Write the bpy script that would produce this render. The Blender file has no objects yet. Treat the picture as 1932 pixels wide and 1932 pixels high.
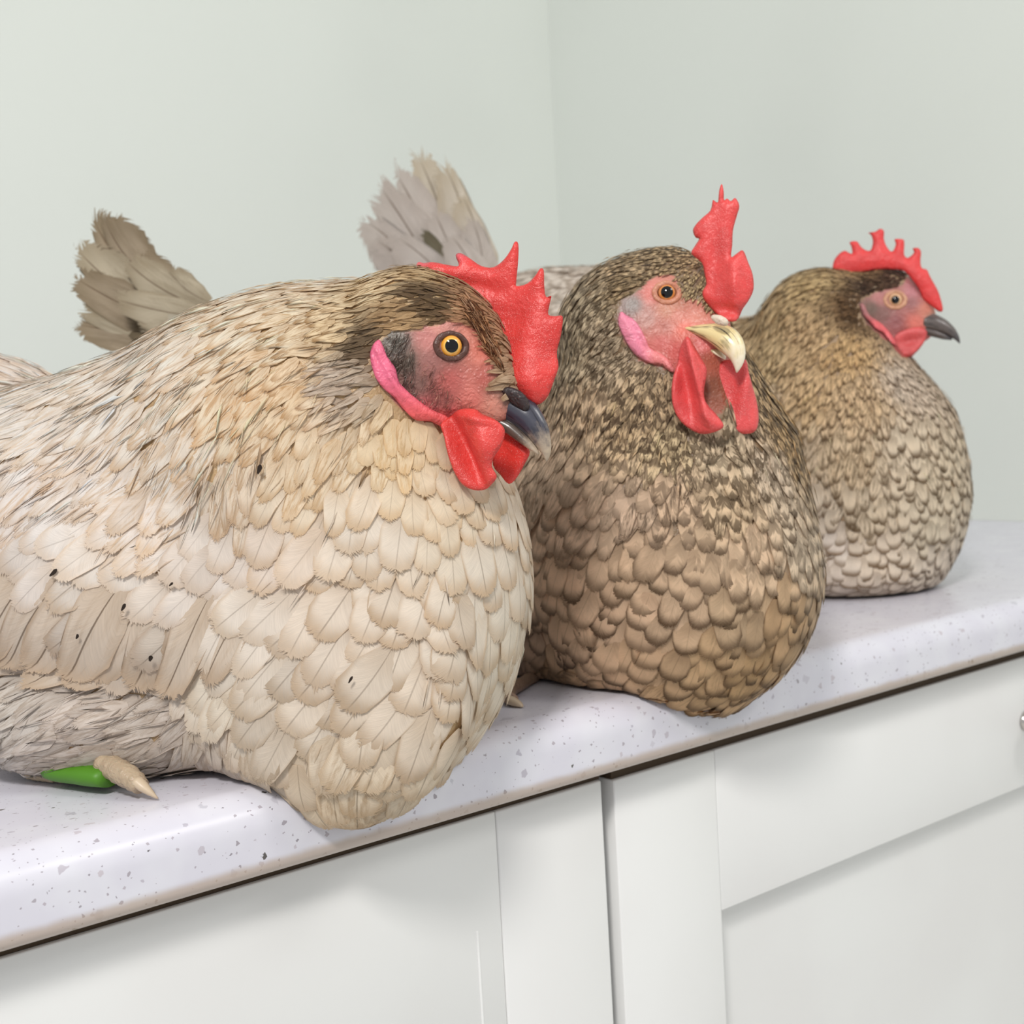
import bpy, bmesh, math, time
import numpy as np
import openvdb
from mathutils import Vector, Matrix, kdtree
from mathutils.bvhtree import BVHTree
from mathutils.geometry import delaunay_2d_cdt

T0 = time.time()
rng = np.random.default_rng(7)
sc = bpy.context.scene
COL = sc.collection

# ------------------------------------------------------------------ camera
HEAD_, PITCH_, ROLL_ = np.radians([50.26, 4.27, -3.27])
FPX, CX = 2600.0, 966.0
CF = np.array([np.cos(HEAD_)*np.cos(PITCH_), np.sin(HEAD_)*np.cos(PITCH_), -np.sin(PITCH_)])
_r = np.cross(CF, [0, 0, 1]); _r /= np.linalg.norm(_r)
_u = np.cross(_r, CF)
CR = np.cos(ROLL_)*_r + np.sin(ROLL_)*_u
CU = -np.sin(ROLL_)*_r + np.cos(ROLL_)*_u
CTOP = 0.90                                      # worktop height above the floor
CAM = np.array([0.0, -0.56997, 0.17359 + CTOP])
cd = bpy.data.cameras.new('camera')
cam = bpy.data.objects.new('camera', cd); COL.objects.link(cam)
cd.sensor_width = 36.0; cd.lens = 36.0*FPX/1932.0
cd.clip_start = 0.02; cd.clip_end = 50
cam.matrix_world = Matrix(((CR[0], CU[0], -CF[0], CAM[0]), (CR[1], CU[1], -CF[1], CAM[1]),
                           (CR[2], CU[2], -CF[2], CAM[2]), (0, 0, 0, 1)))
cd.dof.use_dof = True; cd.dof.focus_distance = 0.665; cd.dof.aperture_fstop = 15.0
sc.camera = cam

# ------------------------------------------------------------------ world, lamps, exposure
w = bpy.data.worlds.new('world'); sc.world = w; w.use_nodes = True
bgn = w.node_tree.nodes['Background']
bgn.inputs[0].default_value = (0.93, 0.96, 1.0, 1); bgn.inputs[1].default_value = 0.61

def area(name, loc, target, size, power, col):
    l = bpy.data.lights.new(name, 'AREA'); l.shape = 'RECTANGLE'; l.size, l.size_y = size
    l.energy = power; l.color = col
    o = bpy.data.objects.new(name, l); COL.objects.link(o); o.location = loc
    o.rotation_euler = (Vector(target)-Vector(loc)).to_track_quat('-Z', 'Y').to_euler()
    return o
area('ceiling_lamp', (-0.85, -1.05, 2.5), (0.45, 0.1, 0.95), (0.34, 0.34), 36, (1.0, 0.97, 0.93))
area('ceiling_lamp', (1.2, -1.5, 2.5), (1.1, 0.2, 0.95), (0.5, 0.5), 9, (1.0, 0.97, 0.94))
sc.view_settings.view_transform = 'Standard'; sc.view_settings.look = 'None'
sc.view_settings.gamma = 1.0; sc.view_settings.use_curve_mapping = False
sc.view_settings.exposure = 0.0

# ------------------------------------------------------------------ small helpers
def lin(c):
    c = np.asarray(c, float)/255.0
    return np.where(c <= 0.04045, c/12.92, ((c+0.055)/1.055)**2.4)
def unit(v):
    v = np.asarray(v, float); return v/(np.linalg.norm(v, axis=-1, keepdims=True)+1e-12)
def RAY(px, py):
    px = np.asarray(px, float)[..., None]; py = np.asarray(py, float)[..., None]
    return CF + CR*(px-CX)/FPX - CU*(py-CX)/FPX
def WP(px, py, d):
    return CAM + RAY(px, py)*np.asarray(d, float)[..., None]
def PROJ(P):
    d = np.asarray(P)-CAM; z = d@CF
    return CX+FPX*(d@CR)/z, CX-FPX*(d@CU)/z, z

def new_obj(name, me, parent=None, mat=None):
    o = bpy.data.objects.new(name, me); COL.objects.link(o)
    if mat is not None and me is not None: me.materials.append(mat)
    if parent is not None: o.parent = parent
    return o
def np_mesh(name, V, Fq, smooth=True, cols=None, vecs=None):
    V = np.asarray(V, np.float32); Fq = np.asarray(Fq, np.int32)
    me = bpy.data.meshes.new(name); k = Fq.shape[1]
    me.vertices.add(len(V)); me.vertices.foreach_set('co', V.ravel())
    me.loops.add(Fq.size); me.loops.foreach_set('vertex_index', Fq.ravel())
    me.polygons.add(len(Fq)); me.polygons.foreach_set('loop_start', np.arange(0, Fq.size, k, dtype=np.int32))
    me.update(calc_edges=True)
    me.polygons.foreach_set('use_smooth', np.full(len(Fq), smooth, bool))
    for n, a in (cols or {}).items():
        at = me.attributes.new(n, 'FLOAT_COLOR', 'POINT')
        at.data.foreach_set('color', (a if a.shape[1] == 4 else np.c_[a, np.ones(len(a))]).astype(np.float32).ravel())
    for n, a in (vecs or {}).items():
        at = me.attributes.new(n, 'FLOAT_VECTOR', 'POINT'); at.data.foreach_set('vector', np.asarray(a, np.float32).ravel())
    return me
def list_mesh(name, V, faces, smooth=True):
    me = bpy.data.meshes.new(name); me.from_pydata([tuple(map(float, v)) for v in V], [], faces); me.update()
    me.polygons.foreach_set('use_smooth', np.full(len(faces), smooth, bool)); return me
def thing(name, label, cat, loc, group=None):
    o = bpy.data.objects.new(name, None); COL.objects.link(o); o.location = loc; o.empty_display_size = 0.05
    o['label'] = label; o['category'] = cat
    if group: o['group'] = group
    return o

# ------------------------------------------------------------------ materials
class NT:
    def __init__(s, name):
        s.m = bpy.data.materials.new(name); s.m.use_nodes = True; s.t = s.m.node_tree
        s.b = s.t.nodes['Principled BSDF']
    def n(s, kind, **kw):
        x = s.t.nodes.new(kind)
        for k, v in kw.items():
            if k.startswith('i_'): x.inputs[int(k[2:]) if k[2:].isdigit() else k[2:]].default_value = v
            else: setattr(x, k, v)
        return x
    def l(s, a, b): s.t.links.new(a, b); return b
    def val(s, x, sock):
        if hasattr(x, 'links'): s.l(x, sock)
        else: sock.default_value = x
    def math(s, op, a, b=0.0, c=None, clamp=False):
        x = s.n('ShaderNodeMath', operation=op, use_clamp=clamp); s.val(a, x.inputs[0]); s.val(b, x.inputs[1])
        if c is not None: s.val(c, x.inputs[2])
        return x.outputs[0]
    def mr(s, a, f0, f1, t0=0.0, t1=1.0, smooth=True):
        x = s.n('ShaderNodeMapRange', interpolation_type='SMOOTHSTEP' if smooth else 'LINEAR')
        s.val(a, x.inputs[0])
        for i, v in enumerate((f0, f1, t0, t1)): s.val(v, x.inputs[1+i])
        return x.outputs[0]
    def mix(s, f, a, b, mode='MIX'):
        x = s.n('ShaderNodeMix', data_type='RGBA', blend_type=mode); s.val(f, x.inputs[0])
        for v, k in ((a, 6), (b, 7)):
            if hasattr(v, 'links'): s.l(v, x.inputs[k])
            else: x.inputs[k].default_value = tuple(v)+(1,) if len(v) == 3 else v
        return x.outputs[2]
    def attr(s, name): return s.n('ShaderNodeAttribute', attribute_name=name)
    def bump(s, h, strength, dist):
        x = s.n('ShaderNodeBump'); x.inputs['Strength'].default_value = strength; x.inputs['Distance'].default_value = dist
        s.l(h, x.inputs['Height']); s.l(x.outputs[0], s.b.inputs['Normal'])
    def set(s, **kw):
        for k, v in kw.items(): s.b.inputs[k.replace('_', ' ')].default_value = v
        return s

def plain(name, rgb, rough=0.5, **kw):
    m = NT(name); m.set(Base_Color=tuple(lin(rgb))+(1,), Roughness=rough, **kw); return m.m

def feather_material():
    m = NT('feather')
    ca = m.attr('ca').outputs['Color']; cb = m.attr('cb').outputs['Color']
    fv = m.n('ShaderNodeSeparateXYZ'); m.l(m.attr('fv').outputs['Vector'], fv.inputs[0])
    fp = m.n('ShaderNodeSeparateXYZ'); m.l(m.attr('fp').outputs['Vector'], fp.inputs[0])
    u, v, rd = fv.outputs; ea, ba, sa = fp.outputs
    au = m.math('ABSOLUTE', u)
    c = m.math('SUBTRACT', v, m.math('MULTIPLY', au, 0.38))
    vec = m.n('ShaderNodeCombineXYZ')
    m.l(m.math('MULTIPLY', c, 46.0), vec.inputs[0]); m.l(m.math('MULTIPLY', u, 1.3), vec.inputs[1]); m.l(m.math('MULTIPLY', rd, 91.0), vec.inputs[2])
    nz = m.n('ShaderNodeTexNoise', i_Scale=1.0, i_Detail=2.0, i_Roughness=0.6); m.l(vec.outputs[0], nz.inputs['Vector'])
    streak = nz.outputs[0]
    vec2 = m.n('ShaderNodeCombineXYZ')
    m.l(m.math('MULTIPLY', c, 7.0), vec2.inputs[0]); m.l(m.math('MULTIPLY', u, 1.6), vec2.inputs[1]); m.l(m.math('MULTIPLY', rd, 57.0), vec2.inputs[2])
    nz2 = m.n('ShaderNodeTexNoise', i_Scale=1.0, i_Detail=1.0); m.l(vec2.outputs[0], nz2.inputs['Vector'])
    # edge band (lacing): near the rim of the vane, wobbling a little with the barbs
    rim = m.math('MAXIMUM', m.math('ADD', m.math('MULTIPLY', au, 0.93), m.math('MULTIPLY', m.math('SUBTRACT', v, 1.0), 0.25)), v)
    rim = m.math('ADD', rim, m.math('MULTIPLY', m.math('SUBTRACT', streak, 0.5), 0.16))
    e = m.math('MULTIPLY', m.mr(rim, 0.62, 0.93), ea)
    col = m.mix(m.math('MULTIPLY', e, 1.0, clamp=True), ca, cb)
    # grey downy base of the vane
    base = m.mr(v, 0.55, 0.12)
    col = m.mix(m.math('MULTIPLY', base, 0.35), col, cb)
    # loose hackle feathers carry lengthwise streaks of the rim colour
    vec3 = m.n('ShaderNodeCombineXYZ')
    m.l(m.math('MULTIPLY', u, 3.4), vec3.inputs[0]); m.l(m.math('MULTIPLY', v, 2.2), vec3.inputs[1]); m.l(m.math('MULTIPLY', rd, 73.0), vec3.inputs[2])
    nz3 = m.n('ShaderNodeTexNoise', i_Scale=1.0, i_Detail=3.0, i_Roughness=0.65); m.l(vec3.outputs[0], nz3.inputs['Vector'])
    hk = m.mr(m.attr('ca').outputs['Alpha'], 0.16, 0.26)
    col = m.mix(m.math('MULTIPLY', m.math('MULTIPLY', m.mr(nz3.outputs[0], 0.44, 0.66), hk), 0.85), col, cb)
    # cross bars
    ph = m.math('ADD', m.math('ADD', m.math('MULTIPLY', c, 8.0), m.math('MULTIPLY', rd, 40.0)), m.math('MULTIPLY', nz2.outputs[0], 6.0))
    bar = m.mr(m.math('SINE', ph), -0.8, 0.8)
    col = m.mix(m.math('MULTIPLY', bar, m.math('MINIMUM', ba, 0.92), clamp=True), col, cb)
    # shaft
    sh = m.math('MULTIPLY', m.mr(au, 0.05, 0.015), m.math('MULTIPLY', sa, m.mr(v, 0.98, 0.75)))
    col = m.mix(m.math('MULTIPLY', sh, 0.75, clamp=True), col, tuple(lin((96, 74, 54))))
    hsv = m.n('ShaderNodeHueSaturation')
    m.l(m.math('ADD', 0.80, m.math('ADD', m.math('MULTIPLY', streak, 0.30), m.math('MULTIPLY', nz2.outputs[0], 0.12))), hsv.inputs['Value'])
    m.l(col, hsv.inputs['Color'])
    m.l(hsv.outputs[0], m.b.inputs['Base Color'])
    m.set(Roughness=0.75); m.b.inputs['Specular IOR Level'].default_value = 0.2
    m.b.inputs['Sheen Weight'].default_value = 0.10
    m.bump(streak, 0.32, 0.0005)
    # light passes through the thin vane; barbs come apart at the rim
    tl = m.n('ShaderNodeBsdfTranslucent'); m.l(hsv.outputs[0], tl.inputs[0])
    ms = m.n('ShaderNodeMixShader', i_0=0.30); m.l(m.b.outputs[0], ms.inputs[1]); m.l(tl.outputs[0], ms.inputs[2])
    fr = m.attr('ca').outputs['Alpha']
    rim0 = m.math('MAXIMUM', m.math('ADD', m.math('MULTIPLY', au, 0.96), m.math('MULTIPLY', m.math('SUBTRACT', v, 1.0), 0.25)), v)
    cut = m.math('ADD', rim0, m.math('MULTIPLY', m.math('SUBTRACT', streak, 0.42), m.math('MULTIPLY', fr, 1.5)))
    tr = m.n('ShaderNodeBsdfTransparent')
    m2 = m.n('ShaderNodeMixShader'); m.l(m.mr(cut, 0.955, 0.975, smooth=False), m2.inputs[0]); m.l(ms.outputs[0], m2.inputs[1]); m.l(tr.outputs[0], m2.inputs[2])
    m.l(m2.outputs[0], m.t.nodes['Material Output'].inputs[0])
    return m.m

def skin_material(name, speck=0.0, bump=0.5, rough=0.42, scale=700.0, sss=0.0):
    m = NT(name); tc = m.n('ShaderNodeNewGeometry').outputs['Position']
    ca = m.attr('ca').outputs['Color']
    vo = m.n('ShaderNodeTexVoronoi', i_Scale=scale); m.l(tc, vo.inputs['Vector'])
    nz = m.n('ShaderNodeTexNoise', i_Scale=scale*0.28, i_Detail=3.0); m.l(tc, nz.inputs['Vector'])
    nl = m.n('ShaderNodeTexNoise', i_Scale=90.0, i_Detail=2.0); m.l(tc, nl.inputs['Vector'])
    col = m.mix(m.mr(nl.outputs[0], 0.35, 0.75, 0.0, 0.16), ca, tuple(lin((120, 40, 40))), 'MULTIPLY')
    col = m.mix(m.math('MULTIPLY', m.mr(vo.outputs['Distance'], 0.30, 0.08), speck), col, tuple(lin((255, 190, 180))))
    m.l(col, m.b.inputs['Base Color'])
    nb = m.n('ShaderNodeTexNoise', i_Scale=170.0, i_Detail=3.0, i_Distortion=1.2); m.l(tc, nb.inputs['Vector'])
    h = m.math('ADD', m.math('MULTIPLY', m.mr(vo.outputs['Distance'], 0.6, 0.0), m.mr(nl.outputs[0], 0.35, 0.65, 0.1, 0.55)), m.math('ADD', nz.outputs[0], m.math('MULTIPLY', nb.outputs[0], 2.2)))
    m.set(Roughness=rough)
    if sss:
        m.b.inputs['Subsurface Weight'].default_value = sss
        m.b.inputs['Subsurface Radius'].default_value = (0.6, 0.2, 0.15); m.b.inputs['Subsurface Scale'].default_value = 0.004
    m.bump(h, bump, 0.0012)
    return m.m

M_FEATHER = feather_material()
def down_material():
    m = NT('down_barbs'); ca = m.attr('ca').outputs['Color']
    m.l(ca, m.b.inputs['Base Color']); m.set(Roughness=0.8); m.b.inputs['Specular IOR Level'].default_value = 0.1
    tl = m.n('ShaderNodeBsdfTranslucent'); m.l(ca, tl.inputs[0])
    ms = m.n('ShaderNodeMixShader', i_0=0.4); m.l(m.b.outputs[0], ms.inputs[1]); m.l(tl.outputs[0], ms.inputs[2])
    m.l(ms.outputs[0], m.t.nodes['Material Output'].inputs[0]); return m.m
M_DOWN = down_material()
M_SKIN = skin_material('face_skin', speck=0.06, bump=0.5, rough=0.42, scale=560, sss=0.12)
M_COMB = skin_material('comb_skin', speck=0.32, bump=0.35, rough=0.42, scale=1150, sss=0.18)

def beak_material(name, base, tip, streak):
    m = NT(name); fv = m.n('ShaderNodeSeparateXYZ'); m.l(m.attr('fv').outputs['Vector'], fv.inputs[0])
    nz = m.n('ShaderNodeTexNoise', i_Scale=260.0, i_Detail=3.0); m.l(m.n('ShaderNodeNewGeometry').outputs['Position'], nz.inputs['Vector'])
    t = m.math('ADD', fv.outputs[0], m.math('MULTIPLY', m.math('SUBTRACT', nz.outputs[0], 0.5), 0.5))
    col = m.mix(m.mr(t, 0.55, 0.95), tuple(lin(base)), tuple(lin(tip)))
    vec = m.n('ShaderNodeCombineXYZ'); m.l(m.math('MULTIPLY', fv.outputs[0], 1.6), vec.inputs[0]); m.l(m.math('MULTIPLY', fv.outputs[1], 9.0), vec.inputs[1])
    st = m.n('ShaderNodeTexNoise', i_Scale=1.6, i_Detail=2.0); m.l(vec.outputs[0], st.inputs['Vector'])
    col = m.mix(m.math('MULTIPLY', m.mr(st.outputs[0], 0.52, 0.66), m.mr(t, 0.95, 0.5)), col, tuple(lin(streak)))
    m.l(col, m.b.inputs['Base Color']); m.set(Roughness=0.3); m.b.inputs['Coat Weight'].default_value = 0.35
    m.b.inputs['Coat Roughness'].default_value = 0.18
    m.bump(nz.outputs[0], 0.18, 0.0008); return m.m
M_PUPIL = plain('pupil', (8, 7, 8), 0.06)
M_CLAW = plain('claw', (196, 176, 150), 0.4)

# ------------------------------------------------------------------ the setting
WALLX, BACKY = 1.5598, 1.142
TH, RAD = 0.040, 0.018
def box_mesh(name, a, b, bev=0.0, seg=2):
    bm = bmesh.new(); bmesh.ops.create_cube(bm, size=1.0)
    a = np.array(a, float); b = np.array(b, float)
    for v in bm.verts: v.co = Vector(tuple((a+b)/2 + np.array(v.co)*(b-a)))
    if bev: bmesh.ops.bevel(bm, geom=list(bm.edges), offset=bev, segments=seg, affect='EDGES', profile=0.5)
    me = bpy.data.meshes.new(name); bm.to_mesh(me); bm.free()
    if bev: me.polygons.foreach_set('use_smooth', np.full(len(me.polygons), True, bool))
    return me

def wall_material(name, rgb):
    m = NT(name); p = m.n('ShaderNodeNewGeometry').outputs['Position']
    n1 = m.n('ShaderNodeTexNoise', i_Scale=2.2, i_Detail=2.0); m.l(p, n1.inputs['Vector'])
    n2 = m.n('ShaderNodeTexNoise', i_Scale=240.0, i_Detail=3.0); m.l(p, n2.inputs['Vector'])
    c = lin(rgb)
    col = m.mix(m.mr(n1.outputs[0], 0.3, 0.7), tuple(c*0.97), tuple(np.minimum(c*1.03, 1)))
    m.l(col, m.b.inputs['Base Color']); m.set(Roughness=0.75); m.bump(n2.outputs[0], 0.10, 0.0006); return m.m
M_WALL = wall_material('wall_paint', (219, 223, 216))
M_FLOOR = wall_material('floor_vinyl', (222, 220, 216))
M_CAB = NT('cabinet_paint')
_n = M_CAB.n('ShaderNodeTexNoise', i_Scale=7.0, i_Detail=2.0); M_CAB.l(M_CAB.n('ShaderNodeNewGeometry').outputs['Position'], _n.inputs['Vector'])
M_CAB.l(M_CAB.mix(M_CAB.mr(_n.outputs[0], 0.3, 0.7), tuple(lin((226, 225, 224))), tuple(lin((230, 230, 229)))), M_CAB.b.inputs['Base Color'])
M_CAB.set(Roughness=0.33); M_CAB = M_CAB.m
M_CARC = plain('carcass_board', (84, 66, 46), 0.7)

for nm, a, b in (('wall_back', (-3.2, BACKY, 0), (WALLX+0.1, BACKY+0.1, 2.6)), ('wall_end', (WALLX, -2.6, 0), (WALLX+0.1, BACKY, 2.6))):
    o = new_obj(nm, box_mesh(nm, a, b), None, M_WALL); o['kind'] = 'structure'
o = new_obj('floor', box_mesh('floor', (-3.2, -2.6, -0.05), (WALLX+0.1, BACKY+0.1, 0.0)), None, M_FLOOR); o['kind'] = 'structure'

# worktop: one extruded profile with a large rounded front edge
def worktop_material():
    m = NT('terrazzo_worktop'); p = m.n('ShaderNodeNewGeometry').outputs['Position']
    nd = m.n('ShaderNodeTexNoise', i_Scale=260.0, i_Detail=1.0); m.l(p, nd.inputs['Vector'])
    off = m.n('ShaderNodeVectorMath', operation='MULTIPLY_ADD'); m.l(nd.outputs[1], off.inputs[0])
    off.inputs[1].default_value = (0.0022,)*3; m.l(p, off.inputs[2]); q = off.outputs[0]
    col = tuple(lin((212, 210, 220)))
    n0 = m.n('ShaderNodeTexNoise', i_Scale=35.0, i_Detail=2.0); m.l(p, n0.inputs['Vector'])
    col = m.mix(m.mr(n0.outputs[0], 0.35, 0.7), col, tuple(lin((218, 217, 225))))
    #          scale  chance  radius  colour a        colour b       strength
    layers = ((62.0, 0.13, 0.30, (182, 182, 192), (200, 194, 204), 0.7),
              (120.0, 0.20, 0.30, (170, 165, 178), (192, 182, 188), 0.75),
              (230.0, 0.22, 0.27, (140, 132, 140), (175, 165, 174), 0.8),
              (430.0, 0.2, 0.26, (120, 112, 120), (165, 155, 165), 0.8),
              (150.0, 0.035, 0.25, (72, 68, 66), (96, 88, 80), 0.95))
    for i, (s, ch, rad, c1, c2, st) in enumerate(layers):
        mp = m.n('ShaderNodeMapping'); m.l(q, mp.inputs[0])
        mp.inputs['Rotation'].default_value = (0.7*i+0.3, 0.4*i+0.2, 1.1*i); mp.inputs['Location'].default_value = (0.13*i, 0.07*i, 0.21*i)
        mp.inputs['Scale'].default_value = (1.0, 1.55, 1.0)
        vo = m.n('ShaderNodeTexVoronoi', distance='MINKOWSKI', i_Scale=s, i_Exponent=0.95); m.l(mp.outputs[0], vo.inputs['Vector'])
        sp = m.n('ShaderNodeSeparateColor'); m.l(vo.outputs['Color'], sp.inputs[0])
        rr = m.math('MULTIPLY_ADD', sp.outputs[1], rad*1.1, rad*0.55)
        inside = m.mr(m.math('SUBTRACT', vo.outputs['Distance'], rr), 0.03, -0.03)
        k = m.math('MULTIPLY', m.math('LESS_THAN', sp.outputs[0], ch), m.math('MULTIPLY', inside, st))
        col = m.mix(k, col, m.mix(sp.outputs[2], tuple(lin(c1)), tuple(lin(c2))))
    # grime along the lower lip of the front edge
    sx = m.n('ShaderNodeSeparateXYZ'); m.l(p, sx.inputs[0])
    gn = m.n('ShaderNodeTexNoise', i_Scale=60.0, i_Detail=3.0); m.l(p, gn.inputs['Vector'])
    zz = m.math('ADD', sx.outputs[2], m.math('MULTIPLY', m.math('SUBTRACT', gn.outputs[0], 0.5), 0.003))
    g = m.mr(zz, CTOP-TH+0.0095, CTOP-TH+0.0050)
    col = m.mix(m.math('MULTIPLY', g, 0.7), col, tuple(lin((176, 154, 132))))
    m.l(col, m.b.inputs['Base Color']); m.set(Roughness=0.28); m.b.inputs['Specular IOR Level'].default_value = 0.45
    return m.m
prof = [(BACKY, -TH), (0.30, -TH), (0.030, -TH), (0.006, -TH), (0.003, -TH+0.0006), (0.0008, -TH+0.0025), (0.0, -TH+0.005)]
prof += [(0.0, z) for z in (-TH+0.010, -TH+0.016)]
prof += [(RAD-RAD*math.cos(a), -RAD+RAD*math.sin(a)) for a in np.linspace(0, math.pi/2, 13)]
prof += [(0.03, 0), (0.1, 0), (0.4, 0), (BACKY, 0)]
xs = np.linspace(-0.75, WALLX-0.0005, 24); n = len(prof)
V = [(x, y, z+CTOP) for x in xs for (y, z) in prof]
Fc = [(i*n+j, (i+1)*n+j, (i+1)*n+(j+1) % n, i*n+(j+1) % n) for i in range(len(xs)-1) for j in range(n)]
Fc += [tuple(range(n)), tuple((len(xs)-1)*n+j for j in reversed(range(n)))]
o = new_obj('worktop', list_mesh('worktop', V, [tuple(reversed(f)) for f in Fc]), None, worktop_material())
o['label'] = 'white speckled worktop with rounded front edge under the three hens'; o['category'] = 'worktop'
_m = o.modifiers.new('e', 'EDGE_SPLIT'); _m.split_angle = math.radians(50)

def counter_sdf(P):
    """distance to the worktop (rounded front edge); P (...,3) world"""
    y = P[..., 1]; z = P[..., 2]-CTOP
    qy = np.maximum(RAD - y, 0); qz = np.maximum(z + RAD, 0)
    d = np.sqrt(qy**2+qz**2) - RAD
    ins = np.maximum(-y, z)
    d = np.where((y > RAD) | (z < -RAD), ins, d)
    return np.where(z < -TH, np.sqrt(np.maximum(-y, 0)**2+(z+TH)**2), d)

M_GAP_SHADE = plain('gap_shade_brown', (62, 46, 28), 0.8)  # dark brown standing in for the shade under the worktop
# cabinets
DY = 0.020                                   # face of the door frames
def cabinet(x0, x1, label, knob_x, rail_z, panel_dep, bevel, drop):
    t = thing('base_cabinet', label, 'cabinet', ((x0+x1)/2, 0.3, 0.0), 'white base cabinets')
    inv = np.array(t.location)
    def part(name, a, b, parent, bev=0.0, mat=M_CAB, lab=None):
        loc = np.array(parent.matrix_basis.translation) if parent is not t else inv*0
        a = np.array(a)-inv; b = np.array(b)-inv
        q = new_obj(name, box_mesh(name, a, b, bev), parent, mat)
        if lab: q['label'] = lab
        return q
    part('carcass', (x0+0.001, DY+0.030, 0.10), (x1-0.001, 0.56, CTOP-TH-0.0005), t, 0.0, M_CARC)
    part('plinth', (x0, DY+0.07, 0.0), (x1, DY+0.085, 0.10), t, 0.0, M_CAB)
    top, bot, sw = CTOP-TH-drop, 0.11, 0.0905
    d = part('door', (x0+sw-0.004, DY+panel_dep, bot+0.085), (x1-sw+0.004, DY+0.018, CTOP+rail_z+0.006), t, 0.0)
    for a, b in ((x0+0.0005, x0+sw), (x1-sw, x1-0.0095)):
        part('stile', (a, DY, bot), (b, DY+0.022, top), d, 0.0011)
    part('rail', (x0+sw+0.0003, DY+0.0003, CTOP+rail_z), (x1-sw-0.0003, DY+0.022, top), d, bevel)
    part('rail', (x0+sw+0.0003, DY+0.0003, bot), (x1-sw-0.0003, DY+0.022, bot+0.1), d, bevel)
    part('gap_shade', (x0+0.001, DY+0.0025, top+0.0002), (x1-0.009, DY+0.0215, CTOP-TH-0.0003), t, 0.0, M_GAP_SHADE)  # added dark strip: the gap's shade as a coloured box above the doors
    if knob_x is None: part('bead', (x1-sw-0.0185, DY-0.0002, bot), (x1-sw-0.0170, DY+0.004, CTOP-0.112), d, 0.0003)
    if knob_x is not None:
        # lathe knob: foot, neck, mushroom head, axis along -Y
        pr = [(0.0, 0.0), (0.008, 0.0), (0.008, 0.002), (0.0055, 0.004), (0.005, 0.011), (0.0075, 0.015), (0.0125, 0.0185),
              (0.0150, 0.022), (0.0152, 0.025), (0.0135, 0.0285), (0.0085, 0.031), (0.0, 0.032)]
        ns = 28; V = []; Fc = []
        for r, h in pr:
            for k in range(ns):
                a = 2*math.pi*k/ns; V.append((knob_x+r*math.cos(a)-inv[0], DY-h-inv[1], CTOP-0.1035+r*math.sin(a)-inv[2]))
        for i in range(len(pr)-1):
            for k in range(ns): Fc.append((i*ns+k, i*ns+(k+1) % ns, (i+1)*ns+(k+1) % ns, (i+1)*ns+k))
        kn = new_obj('knob', list_mesh('knob', V, Fc), d, plain('brushed_steel', (205, 200, 195), 0.18, Metallic=1.0))
        kn['label'] = 'polished metal cabinet knob'
    return t
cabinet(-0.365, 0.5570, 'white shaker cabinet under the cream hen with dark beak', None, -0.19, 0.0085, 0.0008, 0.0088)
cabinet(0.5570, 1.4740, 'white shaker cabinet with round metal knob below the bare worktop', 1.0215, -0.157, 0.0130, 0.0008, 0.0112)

# ------------------------------------------------------------------ bird bodies: smooth union of ellipsoids and cones
def rotbasis(ang, tilt):
    a = math.radians(ang); t = math.radians(tilt)
    e1 = math.cos(a)*CR - math.sin(a)*CU; e2 = math.sin(a)*CR + math.cos(a)*CU
    f = CF
    n1 = math.cos(t)*e1 - math.sin(t)*f; n3 = math.sin(t)*e1 + math.cos(t)*f
    return np.array([n1, e2, n3])
def E(px, py, d, ru, rv, rd, ang=0, tilt=0, k=0.03):
    s = d/FPX; return ('E', WP(px, py, d), rotbasis(ang, tilt), np.array([ru*s, rv*s, rd*0.001]), k)
def C(p1, p2, k=0.03):
    return ('C', WP(*p1[:3]), p1[3]*p1[2]/FPX, WP(*p2[:3]), p2[3]*p2[2]/FPX, k)
def sdf_prims(prims, P):
    d = None
    for q in prims:
        if q[0] == 'E':
            l = (P-q[1].astype(np.float32))@q[2].T.astype(np.float32)
            k0 = np.sqrt(((l/q[3].astype(np.float32))**2).sum(-1)); k1 = np.sqrt(((l/(q[3]**2).astype(np.float32))**2).sum(-1))
            x = k0*(k0-1)/(k1+1e-9)
        else:
            a, ra, b, rb = q[1:5]; ab = (b-a).astype(np.float32)
            t = np.clip(((P-a.astype(np.float32))@ab)/float(ab@ab), 0, 1)
            x = np.linalg.norm(P-a.astype(np.float32)-t[..., None]*ab, axis=-1)-(ra+t*(rb-ra))
        if d is None: d = x
        else:
            k = q[-1]; h = np.clip(0.5+0.5*(d-x)/k, 0, 1)
            d = x*h + d*(1-h) - k*h*(1-h)
    return d

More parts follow.
